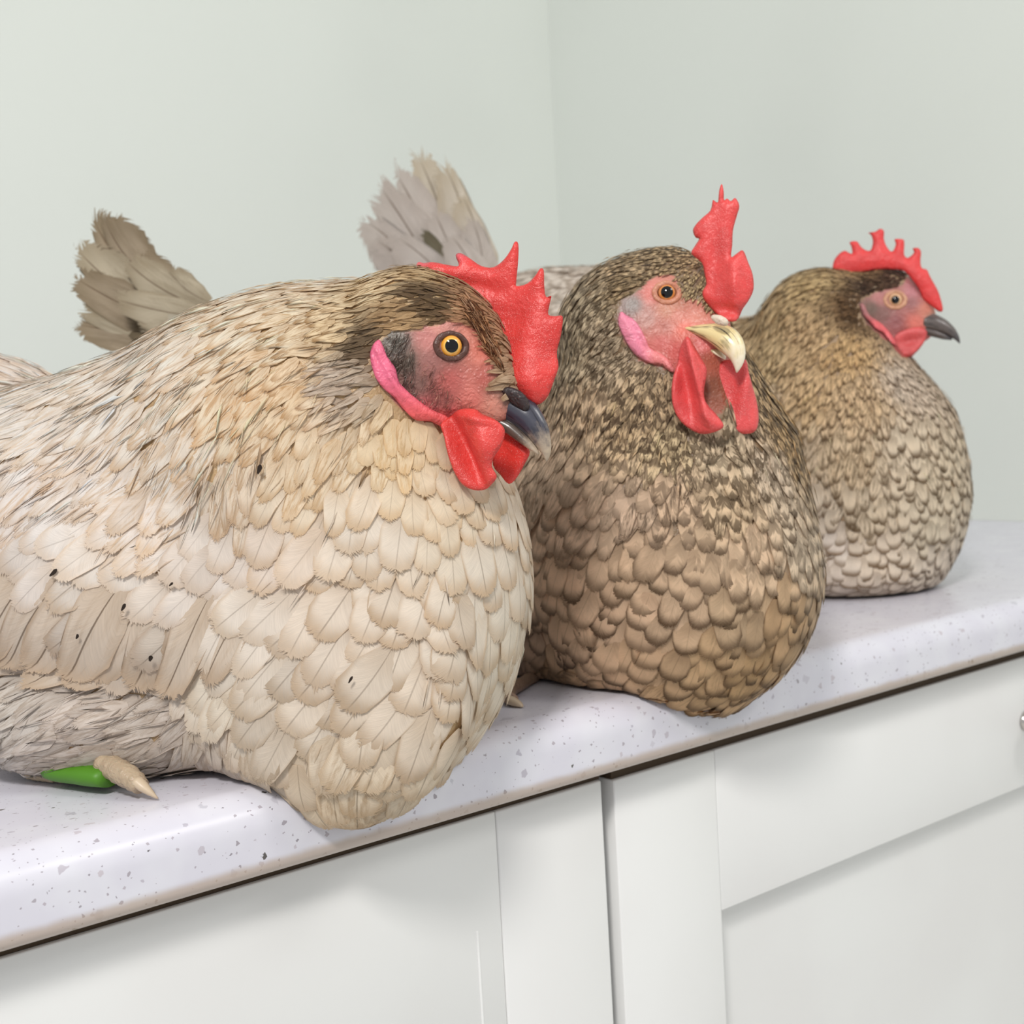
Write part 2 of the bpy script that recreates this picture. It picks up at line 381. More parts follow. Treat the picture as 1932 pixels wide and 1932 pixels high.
class Body: pass
VOX = 0.002
def build_body(prims, others):
    B = Body(); lo = np.full(3, 9.0); hi = -lo
    for q in prims:
        if q[0] == 'E':
            ext = np.abs(q[2].T)@q[3]; lo = np.minimum(lo, q[1]-ext); hi = np.maximum(hi, q[1]+ext)
        else:
            for c, r in ((q[1], q[2]), (q[3], q[4])): lo = np.minimum(lo, c-r); hi = np.maximum(hi, c+r)
    lo -= 0.035; hi += 0.035; lo[2] = max(lo[2], CTOP-0.05)
    nn = np.ceil((hi-lo)/VOX).astype(int)+1
    ax = [lo[i]+VOX*np.arange(nn[i]) for i in range(3)]
    D = np.empty(tuple(nn), np.float32)
    for i0 in range(0, nn[0], 12):
        P = np.stack(np.meshgrid(ax[0][i0:i0+12], ax[1], ax[2], indexing='ij'), -1).astype(np.float32)
        d = sdf_prims(prims, P)
        cs = 0.0015-counter_sdf(P)
        h = np.clip(0.5+0.5*(cs-d)/0.012, 0, 1); d = d*(1-h)+cs*h+0.012*h*(1-h)
        for ob in others:
            d = np.maximum(d, 0.003-ob.sample(P))
        D[i0:i0+12] = d
    B.D, B.lo, B.nn = D, lo, nn
    G = np.stack(np.gradient(D, VOX), -1).astype(np.float32)
    B.G = G
    def idx(P):
        q = np.clip((P-lo)/VOX, 0, nn-1.001); i = q.astype(np.int32); return i, (q-i).astype(np.float32)
    def tri(A, P):
        i, f = idx(P); out = 0
        for dx in (0, 1):
            for dy in (0, 1):
                for dz in (0, 1):
                    wgt = (f[..., 0] if dx else 1-f[..., 0])*(f[..., 1] if dy else 1-f[..., 1])*(f[..., 2] if dz else 1-f[..., 2])
                    a = A[i[..., 0]+dx, i[..., 1]+dy, i[..., 2]+dz]
                    out = out + (a*wgt if A.ndim == 3 else a*wgt[..., None])
        return out
    def sample(P):
        out = np.minimum(tri(D, P), 0.5)
        far = ((P < lo) | (P > hi)).any(-1)
        return np.where(far, 0.2, out)
    B.sample = sample; B.sd = lambda P: tri(D, P); B.grad = lambda P: unit(tri(G, P))
    g = openvdb.FloatGrid(1.0); g.copyFromArray(D)
    p, q = g.convertToQuads(isovalue=0.0)
    B.V = lo + p.astype(float)*VOX
    q = q.astype(np.int32)
    # orientation outward
    v = B.V[q[:200]]; fn = np.cross(v[:, 1]-v[:, 0], v[:, 2]-v[:, 0]); gg = B.grad(v.mean(1))
    B.Q = q[:, ::-1].copy() if (fn*gg).sum(-1).mean() < 0 else q
    B.bvh = BVHTree.FromPolygons([tuple(x) for x in B.V], B.Q.tolist())
    return B
def hit(B, px, py):
    d = unit(RAY(px, py)); loc, nor, _, _ = B.bvh.ray_cast(Vector(CAM), Vector(d))
    if loc is None:
        # nearest approach to the surface along the ray
        ts = np.linspace(0.45, 1.7, 900); P = CAM+RAY(px, py)*ts[:, None]; s = B.sample(P)
        p = P[np.argmin(s)]; loc, nor, _, _ = B.bvh.find_nearest(Vector(p))
    p = np.array(loc); return p, B.grad(p[None])[0]

# ------------------------------------------------------------------ feathers
def feather_grid(nu, nv):
    u = np.linspace(-1, 1, nu); v = np.linspace(0, 1, nv)**0.9
    i = np.arange(nv-1)[:, None]*nu+np.arange(nu-1)[None]
    f = np.stack([i, i+1, i+nu+1, i+nu], -1).reshape(-1, 4)
    return u, v, f
def push_out(P, gap):
    """keep clear of the worktop"""
    cs = counter_sdf(P); low = cs < gap
    if low.any():
        P = P.copy(); Q = P[low]; yy = Q[:, 1]; z = Q[:, 2]-CTOP
        gr = np.zeros_like(Q); top = yy > RAD; fr = (z < -RAD) & ~top; cr = ~top & ~fr
        gr[top, 2] = 1; gr[fr, 1] = -1
        gr[cr, 1] = -(RAD-yy[cr]); gr[cr, 2] = z[cr]+RAD; gr = unit(gr)
        P[low] = Q+gr*(gap-cs[low])[:, None]
    return P
def make_feathers(B, p0, T, Nn, L, W, lift, pt, ca, cb, fp, nu, nv, conform=True, curl=0.0, ser=0.018, fray=0.2):
    N = len(p0); ca = np.c_[ca, np.broadcast_to(fray, (N,))]; u, v, f = feather_grid(nu, nv)
    Bn = np.cross(Nn, T)
    U = u[None, None, :]; Vv = v[None, :, None]
    k = (0.30+0.42*pt)[:, None, None]
    sx = np.sqrt(np.maximum(1-np.abs(U)**2.2, 0))
    e = (1-k)+k*sx
    jit = 1+ser*rng.standard_normal((N, 1, nu)); jit[:, :, nu//2] = 1
    g = 0.34+0.66*np.clip(Vv/0.45, 0, 1)**0.8
    g = g*(1-pt[:, None, None]*0.62*np.clip((Vv-0.40)/0.6, 0, 1)**1.2)
    bend = rng.normal(0, 0.05, (N, 1, 1))
    x = U*g*W[:, None, None]*0.5 + bend*L[:, None, None]*Vv**2
    y = Vv*e*(1+(jit-1)*Vv**3)*L[:, None, None]
    P = p0[:, None, None, :]+T[:, None, None, :]*y[..., None]+Bn[:, None, None, :]*x[..., None]
    h0 = rng.uniform(0.0002, 0.0016, (N, 1, 1))
    h = h0+lift[:, None, None]*L[:, None, None]*Vv**1.15-0.06*W[:, None, None]*U**2*(0.3+0.7*Vv)
    h = h+curl*L[:, None, None]*np.clip(Vv-0.6, 0, 1)**2
    h = h+rng.normal(0, 0.006, (N, 1, nu))*Vv**2*W[:, None, None]
    if conform:
        for it in range(2):
            d = B.sd(P); G = B.grad(P)
            P = P+G*np.clip((np.maximum(h, 0.0001)-d), -0.02, 0.02)[..., None]
    else: P = P+Nn[:, None, None, :]*h[..., None]
    P = push_out(P, 0.0018)
    nvert = nu*nv
    rd = rng.uniform(0, 1, N)
    FV = np.stack(np.broadcast_arrays(U, Vv, rd[:, None, None]), -1).reshape(N, nvert, 3)
    rep = lambda a: np.repeat(a[:, None, :], nvert, 1)
    return dict(P=P.reshape(N, nvert, 3), f=f, FV=FV, ca=rep(ca), cb=rep(cb), fp=rep(fp), W=W, L=L, nv=nvert)
def feather_mesh(name, S, sel):
    m = len(sel); nv = S['nv']
    F = (S['f'][None]+(np.arange(m)*nv)[:, None, None]).reshape(-1, 4)
    g = lambda k: S[k][sel].reshape(-1, S[k].shape[-1])
    return np_mesh(name, g('P'), F, True, {'ca': g('ca'), 'cb': g('cb')}, {'fv': g('FV'), 'fp': g('fp')})

def field(B, ctrl, P, pw=4.0):
    """blend the control points (position on the bird -> feather traits) at P"""
    C3 = np.array([hit(B, c[0], c[1])[0] for c in ctrl])
    dirs = np.array([unit(CR*c[2]-CU*c[3]) for c in ctrl])
    A = np.array([[*c[4:9], *lin(c[9]), *lin(c[10]), *c[11:14]] for c in ctrl], float)
    out = np.empty((len(P), A.shape[1])); T = np.empty((len(P), 3))
    for i in range(0, len(P), 4000):
        d2 = ((P[i:i+4000, None]-C3[None])**2).sum(-1)+1e-6
        wgt = d2**(-pw/2); wgt /= wgt.sum(1, keepdims=True)
        out[i:i+4000] = wgt@A; T[i:i+4000] = wgt@dirs
    return T, out

def in_poly(px, py, poly):
    poly = np.asarray(poly, float); x0, y0 = poly[:, 0], poly[:, 1]; x1, y1 = np.roll(x0, -1), np.roll(y0, -1)
    c = np.zeros(px.shape, bool)
    for a, b, d, e in zip(x0, y0, x1, y1):
        if b == e: continue
        c ^= ((b > py) != (e > py)) & (px < (d-a)*(py-b)/(e-b)+a)
    return c

def scatter(B, n_cand, traits, skip, dens=0.30):
    """dart throwing over the body with a spacing tied to the feather width"""
    v = B.V[B.Q]; a = 0.5*np.linalg.norm(np.cross(v[:, 2]-v[:, 0], v[:, 3]-v[:, 1]), axis=1)
    qi = rng.choice(len(a), n_cand, p=a/a.sum()); s, t = rng.uniform(0, 1, (2, n_cand, 1))
    q = v[qi]; P = (q[:, 0]*(1-s)+q[:, 1]*s)*(1-t)+(q[:, 3]*(1-s)+q[:, 2]*s)*t
    ok = counter_sdf(P) > 0.004
    P = P[ok]; P = P[~skip(P)]
    T, A = traits(P)
    rad = np.sqrt(A[:, 0]*A[:, 1])*0.001*dens*(1-0.22*np.clip(A[:, 3]*1.4, 0, 1))+0.0004
    cell = 0.004; grid = {}; keep = []
    Pl = P.tolist(); rl = rad.tolist()
    for i in range(len(Pl)):
        x, y, z = Pl[i]; r = rl[i]; m = int(r/cell)+1
        cx, cy, cz = int(x//cell), int(y//cell), int(z//cell); good = True
        for ix in range(cx-m, cx+m+1):
            for iy in range(cy-m, cy+m+1):
                for iz in range(cz-m, cz+m+1):
                    b = grid.get((ix, iy, iz))
                    if b:
                        for (X, Y, Z) in b:
                            if (x-X)**2+(y-Y)**2+(z-Z)**2 < r*r: good = False; break
                    if not good: break
                if not good: break
            if not good: break
        if good: grid.setdefault((cx, cy, cz), []).append((x, y, z)); keep.append(i)
    keep = np.array(keep); return P[keep], T[keep], A[keep]

# ------------------------------------------------------------------ fleshy sheets, rings, tubes
def smooth_poly(pts, sub=3):
    pts = np.asarray(pts, float); n = len(pts); out = []
    for i in range(n):
        p0, p1, p2, p3 = pts[i-1], pts[i], pts[(i+1) % n], pts[(i+2) % n]
        for t in np.linspace(0, 1, sub, endpoint=False):
            out.append(0.5*((2*p1)+(-p0+p2)*t+(2*p0-5*p1+4*p2-p3)*t*t+(-p0+3*p1-3*p2+p3)*t**3))
    return np.array(out)
def sheet(poly, step, thick, place, hump=0.4, flat=None):
    """outline in picture units -> a rounded slab; place(px, py, t) -> world, t = signed half thickness in metres"""
    B = smooth_poly(poly); nb = len(B)
    lo, hi = B.min(0), B.max(0)
    gx, gy = np.meshgrid(np.arange(lo[0], hi[0], step), np.arange(lo[1], hi[1], step*0.87))
    gx = gx+(np.arange(gx.shape[0]) % 2)[:, None]*step/2
    I = np.c_[gx.ravel(), gy.ravel()]; I = I[in_poly(I[:, 0], I[:, 1], B)]
    seg = np.roll(B, -1, 0)-B
    def dist(X):
        w = X[:, None]-B[None]; t = np.clip((w*seg).sum(-1)/((seg**2).sum(-1)+1e-9), 0, 1)
        return np.linalg.norm(w-t[..., None]*seg, axis=-1).min(1)
    I = I[dist(I) > step*0.45]
    vs, _, fs, _, _, _ = delaunay_2d_cdt([Vector(p) for p in np.r_[B, I]], [(i, (i+1) % nb) for i in range(nb)], [], 1, 1e-4)
    X = np.array([tuple(p) for p in vs]); d = dist(X); on = d < step*0.05
    d0 = hump*min(hi-lo)
    t = thick*np.sqrt(np.clip(1-(1-np.clip(d/d0, 0, 1))**2, 0, 1)); t[on] = 0
    Vf = place(X[:, 0], X[:, 1], t); Vb = place(X[:, 0], X[:, 1], -t)
    n = len(X); bi = np.where(on, np.arange(n), np.arange(n)+n)
    F = [tuple(f) for f in fs]+[tuple(bi[j] for j in reversed(f)) for f in fs]
    return np.r_[Vf, Vb], [f for f in F if len(set(f)) == len(f)], np.r_[X, X], d
def flesh_obj(name, V, F, col, parent, mat, colfn=None, X=None):
    V = np.asarray(V); me = list_mesh(name, V, F)
    c = np.tile(lin(col), (len(V), 1))
    if colfn is not None: c = colfn(X, c)
    at = me.attributes.new('ca', 'FLOAT_COLOR', 'POINT'); at.data.foreach_set('color', np.c_[c, np.ones(len(c))].astype(np.float32).ravel())
    bm = bmesh.new(); bm.from_mesh(me); bmesh.ops.remove_doubles(bm, verts=bm.verts, dist=1e-5); bmesh.ops.recalc_face_normals(bm, faces=bm.faces)
    bm.to_mesh(me); bm.free()
    me.polygons.foreach_set('use_smooth', np.full(len(me.polygons), True, bool))
    return new_obj(name, me, parent, mat)
def plane_place(O, N, humps=()):
    """px -> the plane through O with normal N (pointing away from the lens), pushed by gaussian folds (px,py,sigma_x,sigma_y,ang,amount_mm toward the lens)"""
    N = unit(N)
    def f(px, py, t):
        r = RAY(px, py); s = ((O-CAM)@N)/(r@N)
        b = np.zeros(len(px))
        for (hx, hy, sx, sy, ang, am) in humps:
            a = math.radians(ang); dx, dy = px-hx, py-hy
            X = dx*math.cos(a)+dy*math.sin(a); Y = -dx*math.sin(a)+dy*math.cos(a)
            b += am*0.001*np.exp(-(X/sx)**2-(Y/sy)**2)
        return CAM+r*s[:, None]-N*(b+t)[:, None]
    return f
def surf_place(B, off=0.0, cx=None, cy=None, humps=()):
    def f(px, py, t):
        out = []
        for x, y, h in zip(px, py, t):
            p, n = hit(B, x, y); b = 0
            for (hx, hy, sx, sy, ang, am) in humps:
                a = math.radians(ang); dx, dy = x-hx, y-hy
                X = dx*math.cos(a)+dy*math.sin(a); Y = -dx*math.sin(a)+dy*math.cos(a)
                b += am*0.001*math.exp(-(X/sx)**2-(Y/sy)**2)
            out.append(p+n*(off+h+b))
        return np.array(out)
    return f
def loft(rings, cap=True):
    """rings: list of (k,3)"""
    k = len(rings[0]); V = np.concatenate(rings); F = []
    for i in range(len(rings)-1):
        for j in range(k): F.append((i*k+j, i*k+(j+1) % k, (i+1)*k+(j+1) % k, (i+1)*k+j))
    if cap: F += [tuple(reversed(range(k))), tuple((len(rings)-1)*k+j for j in range(k))]
    return V, F
def tube(pts, rads, k=14, flat=1.0, nrm=None):
    pts = np.asarray(pts, float); rings = []; up = np.array([0.1, 0.2, 1.0]) if nrm is None else nrm
    for i in range(len(pts)):
        t = unit(pts[min(i+1, len(pts)-1)]-pts[max(i-1, 0)]); a = unit(np.cross(t, up)); b = np.cross(a, t)
        an = np.linspace(0, 2*math.pi, k, endpoint=False)
        rings.append(pts[i]+rads[i]*(np.cos(an)[:, None]*a+flat*np.sin(an)[:, None]*b))
    return loft(rings)
def curve_pts(pts, n):
    pts = np.asarray(pts, float); s = np.r_[0, np.cumsum(np.linalg.norm(np.diff(pts, axis=0), axis=1))]; t = np.linspace(0, s[-1], n)
    P = np.stack([np.interp(t, s, pts[:, i]) for i in range(pts.shape[1])], -1)
    for _ in range(2): P[1:-1] = 0.25*P[:-2]+0.5*P[1:-1]+0.25*P[2:]
    return P
def add_vec(o, name, A):
    at = o.data.attributes.new(name, 'FLOAT_VECTOR', 'POINT'); at.data.foreach_set('vector', np.asarray(A, np.float32).ravel())

# ------------------------------------------------------------------ the three hens
def crop(ox, oy, s):
    return lambda pts: [(ox+x/s, oy+y/s) for x, y in pts]

def head_normal(psi):
    p = math.radians(psi); return unit(CR*math.sin(p)+CF*math.cos(p))
def reflect(P, O, N):
    P = np.asarray(P); return P-2*((P-O)@N)[..., None]*N

def eye_parts(root, B, px, py, r_eye, ring, iris_cols, lid_col, O, N, lid_w=1.6, bulge=0.0, look=0.55):
    """eyeball with iris bands, pupil and fleshy rim; a mirrored pair"""
    p, n = hit(B, px, py); view = unit(CAM-p)
    g = unit(n*(1-look)+view*look)
    for side in (0, 1):
        if side:
            p = reflect(p, O, N); g = g-2*(g@N)*N
            q, _, _, _ = B.bvh.find_nearest(Vector(p)); p = np.array(q)
        c = p-g*(r_eye*0.62-bulge)
        a = unit(np.cross(g, [0, 0, 1])); b = np.cross(a, g)
        def cap(th0, th1, nr, r, k=36):
            V = []
            for th in np.linspace(th0, th1, nr):
                for j in range(k):
                    f = 2*math.pi*j/k; V.append(c+r*(math.cos(th)*g+math.sin(th)*(math.cos(f)*a+math.sin(f)*b)))
            F = [(i*k+j, (i+1)*k+j, (i+1)*k+(j+1) % k, i*k+(j+1) % k) for i in range(nr-1) for j in range(k)]
            return np.array(V), F
        V, F = cap(0.01, 1.9, 22, r_eye)
        ang = np.repeat(np.linspace(0.01, 1.9, 22), 36)
        e = new_obj('eye', list_mesh('eye', V, F), root, iris_cols)
        add_vec(e, 'fv', np.c_[np.sin(np.minimum(ang, 1.57))*r_eye*1000, ang, ang*0])
        V, F = cap(0.01, math.asin(min(0.95, ring[0]/(r_eye+0.0002))), 8, r_eye+0.0002)
        new_obj('pupil', list_mesh('pupil', V, F), e, M_PUPIL)
        # rim: torus squeezed to an almond
        rings = []; k = 12; m = 44
        for i in range(m):
            f = 2*math.pi*i/m; rr = ring[1]*(1+0.10*abs(math.cos(f))**3)
            d = math.cos(f)*a*1.06+math.sin(f)*b*0.94
            hgt = math.sqrt(max(r_eye**2-min(rr, r_eye*0.97)**2, 0))
            ctr = c+d*rr+g*(hgt-0.0002)
            s_ = float(B.sd((ctr+d*0.0008)[None])[0]); ctr = ctr+g*max(0.0, 0.0005-s_)
            t = unit(-math.sin(f)*a+math.cos(f)*b); e1 = unit(d); e2 = unit(np.cross(t, e1))
            wv = lid_w*0.001*(1+0.04*math.sin(9*f)+0.10*math.sin(2*f+.6))
            an = np.linspace(0, 2*math.pi, k, endpoint=False)
            rings.append(ctr+e1*(0.75*wv)+wv*(np.cos(an)[:, None]*e1+0.62*np.sin(an)[:, None]*e2))
        V, F = loft(rings+[rings[0]], cap=False)
        flesh_obj('eyelid', V, F, lid_col, root, M_SKIN)

def iris_material(name, c_in, c_mid, c_out, r0, r1):
    m = NT(name); s = m.n('ShaderNodeSeparateXYZ'); m.l(m.attr('fv').outputs['Vector'], s.inputs[0])
    nz = m.n('ShaderNodeTexNoise', i_Scale=1500.0, i_Detail=2.0); m.l(m.n('ShaderNodeNewGeometry').outputs['Position'], nz.inputs['Vector'])
    r = m.math('ADD', s.outputs[0], m.math('MULTIPLY', m.math('SUBTRACT', nz.outputs[0], 0.5), 0.5))
    col = m.mix(m.mr(r, r0, r0+0.8), tuple(lin(c_in)), tuple(lin(c_mid)))
    col = m.mix(m.mr(r, r1-0.5, r1+0.1), col, tuple(lin(c_out)))
    m.l(col, m.b.inputs['Base Color']); m.set(Roughness=0.12); m.b.inputs['Coat Weight'].default_value = 1.0
    m.b.inputs['Coat Roughness'].default_value = 0.03; return m.m

def beak(root, spine, widths, name, mat, O, N, up, k=24):
    """spine: (px,py,half_height_px) on the sagittal plane; widths in mm (half)"""
    sp = []; 
    for px, py, hh in spine:
        r = RAY(px, py); s = ((O-CAM)@N)/(r@N); sp.append((CAM+r*s, hh*s/FPX))
    n = 26; ctrl = np.array([np.r_[p, h] for p, h in sp]); wd = np.asarray(widths)
    s = np.r_[0, np.cumsum(np.linalg.norm(np.diff(ctrl[:, :3], axis=0), axis=1))]; t = np.linspace(0, s[-1], n)
    A = np.stack([np.interp(t, s, ctrl[:, i]) for i in range(4)], -1); Wd = np.interp(t, s, wd)*0.001
    for _ in range(2): A[1:-1] = 0.25*A[:-2]+0.5*A[1:-1]+0.25*A[2:]
    rings = []; tv = []
    for i in range(n):
        tan = unit(A[min(i+1, n-1), :3]-A[max(i-1, 0), :3]); b = unit(np.cross(N, tan))
        if b@(up if i == 0 else pb) < 0: b = -b
        pb = b
        an = np.linspace(0, 2*math.pi, k, endpoint=False)
        cs, sn = np.cos(an), np.sin(an)
        sq = np.sign(cs)*np.abs(cs)**0.9
        rings.append(A[i, :3]+Wd[i]*sq[:, None]*N*(1-0.35*np.clip(sn, 0, 1))[:, None]+A[i, 3]*np.sign(sn)[:, None]*(np.abs(sn)**0.85)[:, None]*b)
        tv += [(i/(n-1), x, y) for x, y in zip(cs, sn)]
    V, F = loft(rings)
    o = new_obj(name, list_mesh(name, V, F), root, mat); add_vec(o, 'fv', tv); return o

def face_colors(B, me_cols, ctrl, root_mask):
    pass

def TW(k): return lambda L: [(*s[:6], s[6]*k, *s[7:]) for s in L]
def tail_feathers(parent, specs, mat_cols, nu=9, nv=12, name='tail_feather'):
    """specs: (root px,py,D, tip px,py,D, width_mm, bow_mm, roll_deg)"""
    for (x0, y0, d0, x1, y1, d1, wd, bow, roll, ca, cb) in specs:
        a = WP(x0, y0, d0); b = WP(x1, y1, d1); T = unit(b-a); L = np.linalg.norm(b-a)*1000
        Nn = unit(-CF+0.25*CU); Nn = unit(Nn-(Nn@T)*T); Bn = np.cross(Nn, T)
        r = math.radians(roll); Nn = math.cos(r)*Nn+math.sin(r)*Bn
        S = make_feathers(None, a[None], T[None], Nn[None], np.array([L*0.001]), np.array([wd*0.001]), np.array([0.0]), np.array([0.12]),
                          lin(ca)[None], lin(cb)[None], np.array([[0.5, 0.0, 1.0]]), nu, nv, conform=False, ser=0.04)
        P = S['P'][0]; v = S['FV'][0][:, 1]; side = np.cross(Nn, T)
        S['P'] = (P+side*(bow*0.001*(v*(v-1)*4*-1))[:, None]+Nn*(0.02*(v**2))[:, None]*L*0.001)[None]
        new_obj(name, feather_mesh(name, S, [0]), parent, M_FEATHER)

def make_hen(name_label, prims, others, ctrl, face_poly, face_ctrl, under_col, head_O, head_psi, n_cand, dens, grid_big, grid_small, strands):
    H = Body(); B = build_body(prims, others); H.B = B
    N = head_normal(head_psi); H.O, H.N = head_O, N
    base = B.V.mean(0); 
    cen = np.array([*prims[0][1][:2], CTOP])
    H.root = thing('hen', name_label, 'hen', (0, 0, 0), 'hens sitting on the worktop'); H.root.location = tuple(cen)
    H.cen = cen
    # bare face mask (and the same mirrored to the far side of the head)
    def face_mask(P, grow=0.0):
        s = (P-head_O)@N
        Q = np.where((s > 0)[..., None], P-2*s[..., None]*N, P)
        x, y, z = PROJ(Q)
        near = np.linalg.norm(P-head_O, axis=-1) < np.where(s > 0.004, 0.036, 0.075)
        return near & in_poly(x, y, face_poly)
    H.face_mask = face_mask
    # body skin colours
    s = (B.V-head_O)@N; Q = np.where((s > 0)[:, None], B.V-2*s[:, None]*N, B.V); x, y, z = PROJ(Q)
    fc = np.array([[c[0], c[1]] for c in face_ctrl]); fcol = np.array([lin(c[2]) for c in face_ctrl])
    d2 = ((np.c_[x, y][:, None]-fc[None])**2).sum(-1)+30.0; wgt = d2**-1.6; wgt /= wgt.sum(1, keepdims=True)
    col = wgt@fcol; msk = face_mask(B.V)
    near = np.linalg.norm(B.V-head_O, axis=1) < 0.06
    col = np.where((msk)[:, None], col, lin(under_col)[None])
    me = np_mesh('body', B.V-cen, B.Q, True, {'ca': col}); H.body = new_obj('body', me, H.root, M_SKIN)
    H.pending = (ctrl, n_cand, dens, grid_big, grid_small, strands)
    return H

def local(H):
    """parts are modelled in world space; shift them under the root"""
    for o in H.root.children:
        if o is H.body or o.get('_done'): continue
        o.location = tuple(-H.cen)
H_LIST = []

def plumage(H, extra_skip=None):
    B = H.B; ctrl, n_cand, dens, gb, gs, strands = H.pending
    skip = lambda P: H.face_mask(P)
    P, T, A = scatter(B, n_cand, lambda P: field(B, ctrl, P), skip, dens)
    n = B.grad(P); T = unit(T-(T*n).sum(1, keepdims=True)*n)
    # a little disorder in direction
    a = rng.normal(0, 0.13, len(P)); T = T*np.cos(a)[:, None]+np.cross(n, T)*np.sin(a)[:, None]
    L = A[:, 0]*0.001*rng.uniform(0.85, 1.15, len(P)); W = A[:, 1]*0.001*rng.uniform(0.85, 1.15, len(P))
    lift, pt, cj = A[:, 2]*rng.uniform(0.6, 1.5, len(P)), np.clip(A[:, 3]+rng.normal(0, 0.08, len(P)), 0, 1), A[:, 4]
    br = 1+rng.normal(0, 1, (len(P), 1))*cj[:, None]
    sw = np.clip(rng.normal(0.0, 0.5, (len(P), 1))*cj[:, None]*3, -0.25, 0.45)
    ca = np.maximum((A[:, 5:8]*(1-sw)+A[:, 8:11]*sw)*br, 0.005); ca = ca*np.minimum(1, 0.84/ca.max(1, keepdims=True)); cb = np.clip(A[:, 8:11]*br, 0.005, 0.95)
    fp = np.clip(A[:, 11:14]*rng.uniform(0.75, 1.2, (len(P), 1)), 0, 1)
    big = W > 0.0085
    H.sets = []
    for sel, (nu, nv) in ((np.where(big)[0], gb), (np.where(~big)[0], gs)):
        if len(sel) == 0: continue
        S = make_feathers(B, P[sel], T[sel], n[sel], L[sel], W[sel], lift[sel], pt[sel], ca[sel], cb[sel], fp[sel], nu, nv, fray=np.clip(0.10+0.9*lift[sel]+0.5*np.clip(pt[sel]-.2, 0, 1), 0.1, 0.6))
        S['n'] = n[sel]; H.sets.append(S)
    if strands:
        # loose down: thin curved barbs
        m, ln, wd = strands
        v = B.V[B.Q]; ar = 0.5*np.linalg.norm(np.cross(v[:, 2]-v[:, 0], v[:, 3]-v[:, 1]), axis=1)
        q = v[rng.choice(len(ar), m, p=ar/ar.sum())].mean(1); q = q[(counter_sdf(q) > 0.005) & ~skip(q)]
        Ts, As = field(B, ctrl, q)
        kp = rng.uniform(size=len(q)) < 0.03+0.97*np.clip((As[:, 3]-0.28)/0.2, 0, 1); q, Ts, As = q[kp], Ts[kp], As[kp]
        nn = B.grad(q); Ts = unit(Ts-(Ts*nn).sum(1, keepdims=True)*nn)
        a = rng.normal(0, 0.20, len(q)); Ts = Ts*np.cos(a)[:, None]+np.cross(nn, Ts)*np.sin(a)[:, None]
        k = len(q); ll = np.minimum(ln*0.001, As[:, 0]*0.00062)*rng.uniform(0.5, 1.3, k)
        mixc = np.clip(rng.uniform(-0.7, 0.95, (k, 1)), 0, 1)
        cc = np.minimum((As[:, 5:8]*(1-mixc)+As[:, 8:11]*mixc)*rng.uniform(0.85, 1.12, (k, 1)), 0.84)
        S = make_feathers(B, q, Ts, nn, ll, wd*0.001*rng.uniform(0.6, 1.6, k), np.full(k, 0.05), np.full(k, 1.0), cc, cc, np.zeros((k, 3)), 3, 5, ser=0.0, fray=0.0)
        S['P'] = push_out(S['P']+nn[:, None]*0.0014, 0.0018)
        S['n'] = nn; H.strand = S
    else: H.strand = None
    H.nf = sum(len(S['P']) for S in H.sets)

def finish_plumage(H, bodies):
    # the 300 feathers that show largest become parts of their own, the rest one mass
    sc_all = []
    for si, S in enumerate(H.sets):
        mid = S['P'][:, S['nv']//2+2]; x, y, z = PROJ(mid); view = unit(CAM-mid); fac = (view*S['n']).sum(1)
        s = S['W']*S['L']*np.clip(fac, 0, 1)*(FPX/z)**2
        s[(x < -20) | (x > 1952) | (y < -20) | (y > 1952)] = 0
        sc_all += [(s[i], si, i) for i in range(len(s)) if s[i] > 0]
    sc_all.sort(reverse=True); chosen = {0: set(), 1: set()}; cnt = 0
    for s, si, i in sc_all:
        if cnt >= 300: break
        S = H.sets[si]; p = S['P'][i, -S['f'].max()//3]; p = S['P'][i][int(S['nv']*0.7)]
        d = CAM-p; dist = np.linalg.norm(d); d = d/dist
        if any(b.bvh.ray_cast(Vector(p+d*0.004), Vector(d), dist)[0] is not None for b in bodies): continue
        chosen[si].add(i); cnt += 1
    off = H.cen
    for si, S in enumerate(H.sets):
        S['P'] = S['P']-off
        for i in sorted(chosen[si]): new_obj('feather', feather_mesh('feather', S, [i]), H.root, M_FEATHER)
    Vs, Fs, cols = [], [], {k: [] for k in ('ca', 'cb', 'FV', 'fp')}; nv = 0
    sets = list(H.sets)
    if H.strand is not None:
        H.strand['P'] = H.strand['P']-off
        o = new_obj('down', feather_mesh('down', H.strand, np.arange(len(H.strand['P']))), H.root, M_DOWN); o['kind'] = 'stuff'
    for si, S in enumerate(sets):
        sel = np.array([i for i in range(len(S['P'])) if i not in chosen.get(si, ())], int)
        if len(sel) == 0: continue
        Vs.append(S['P'][sel].reshape(-1, 3)); Fs.append((S['f'][None]+(np.arange(len(sel))*S['nv'])[:, None, None]).reshape(-1, 4)+nv); nv += len(Vs[-1])
        for k in cols: cols[k].append(S[k][sel].reshape(-1, S[k].shape[-1]))
    c = {k: np.concatenate(v) for k, v in cols.items()}
    o = new_obj('plumage', np_mesh('plumage', np.concatenate(Vs), np.concatenate(Fs), True, {'ca': c['ca'], 'cb': c['cb']}, {'fv': c['FV'], 'fp': c['fp']}), H.root, M_FEATHER)
    o['kind'] = 'stuff'

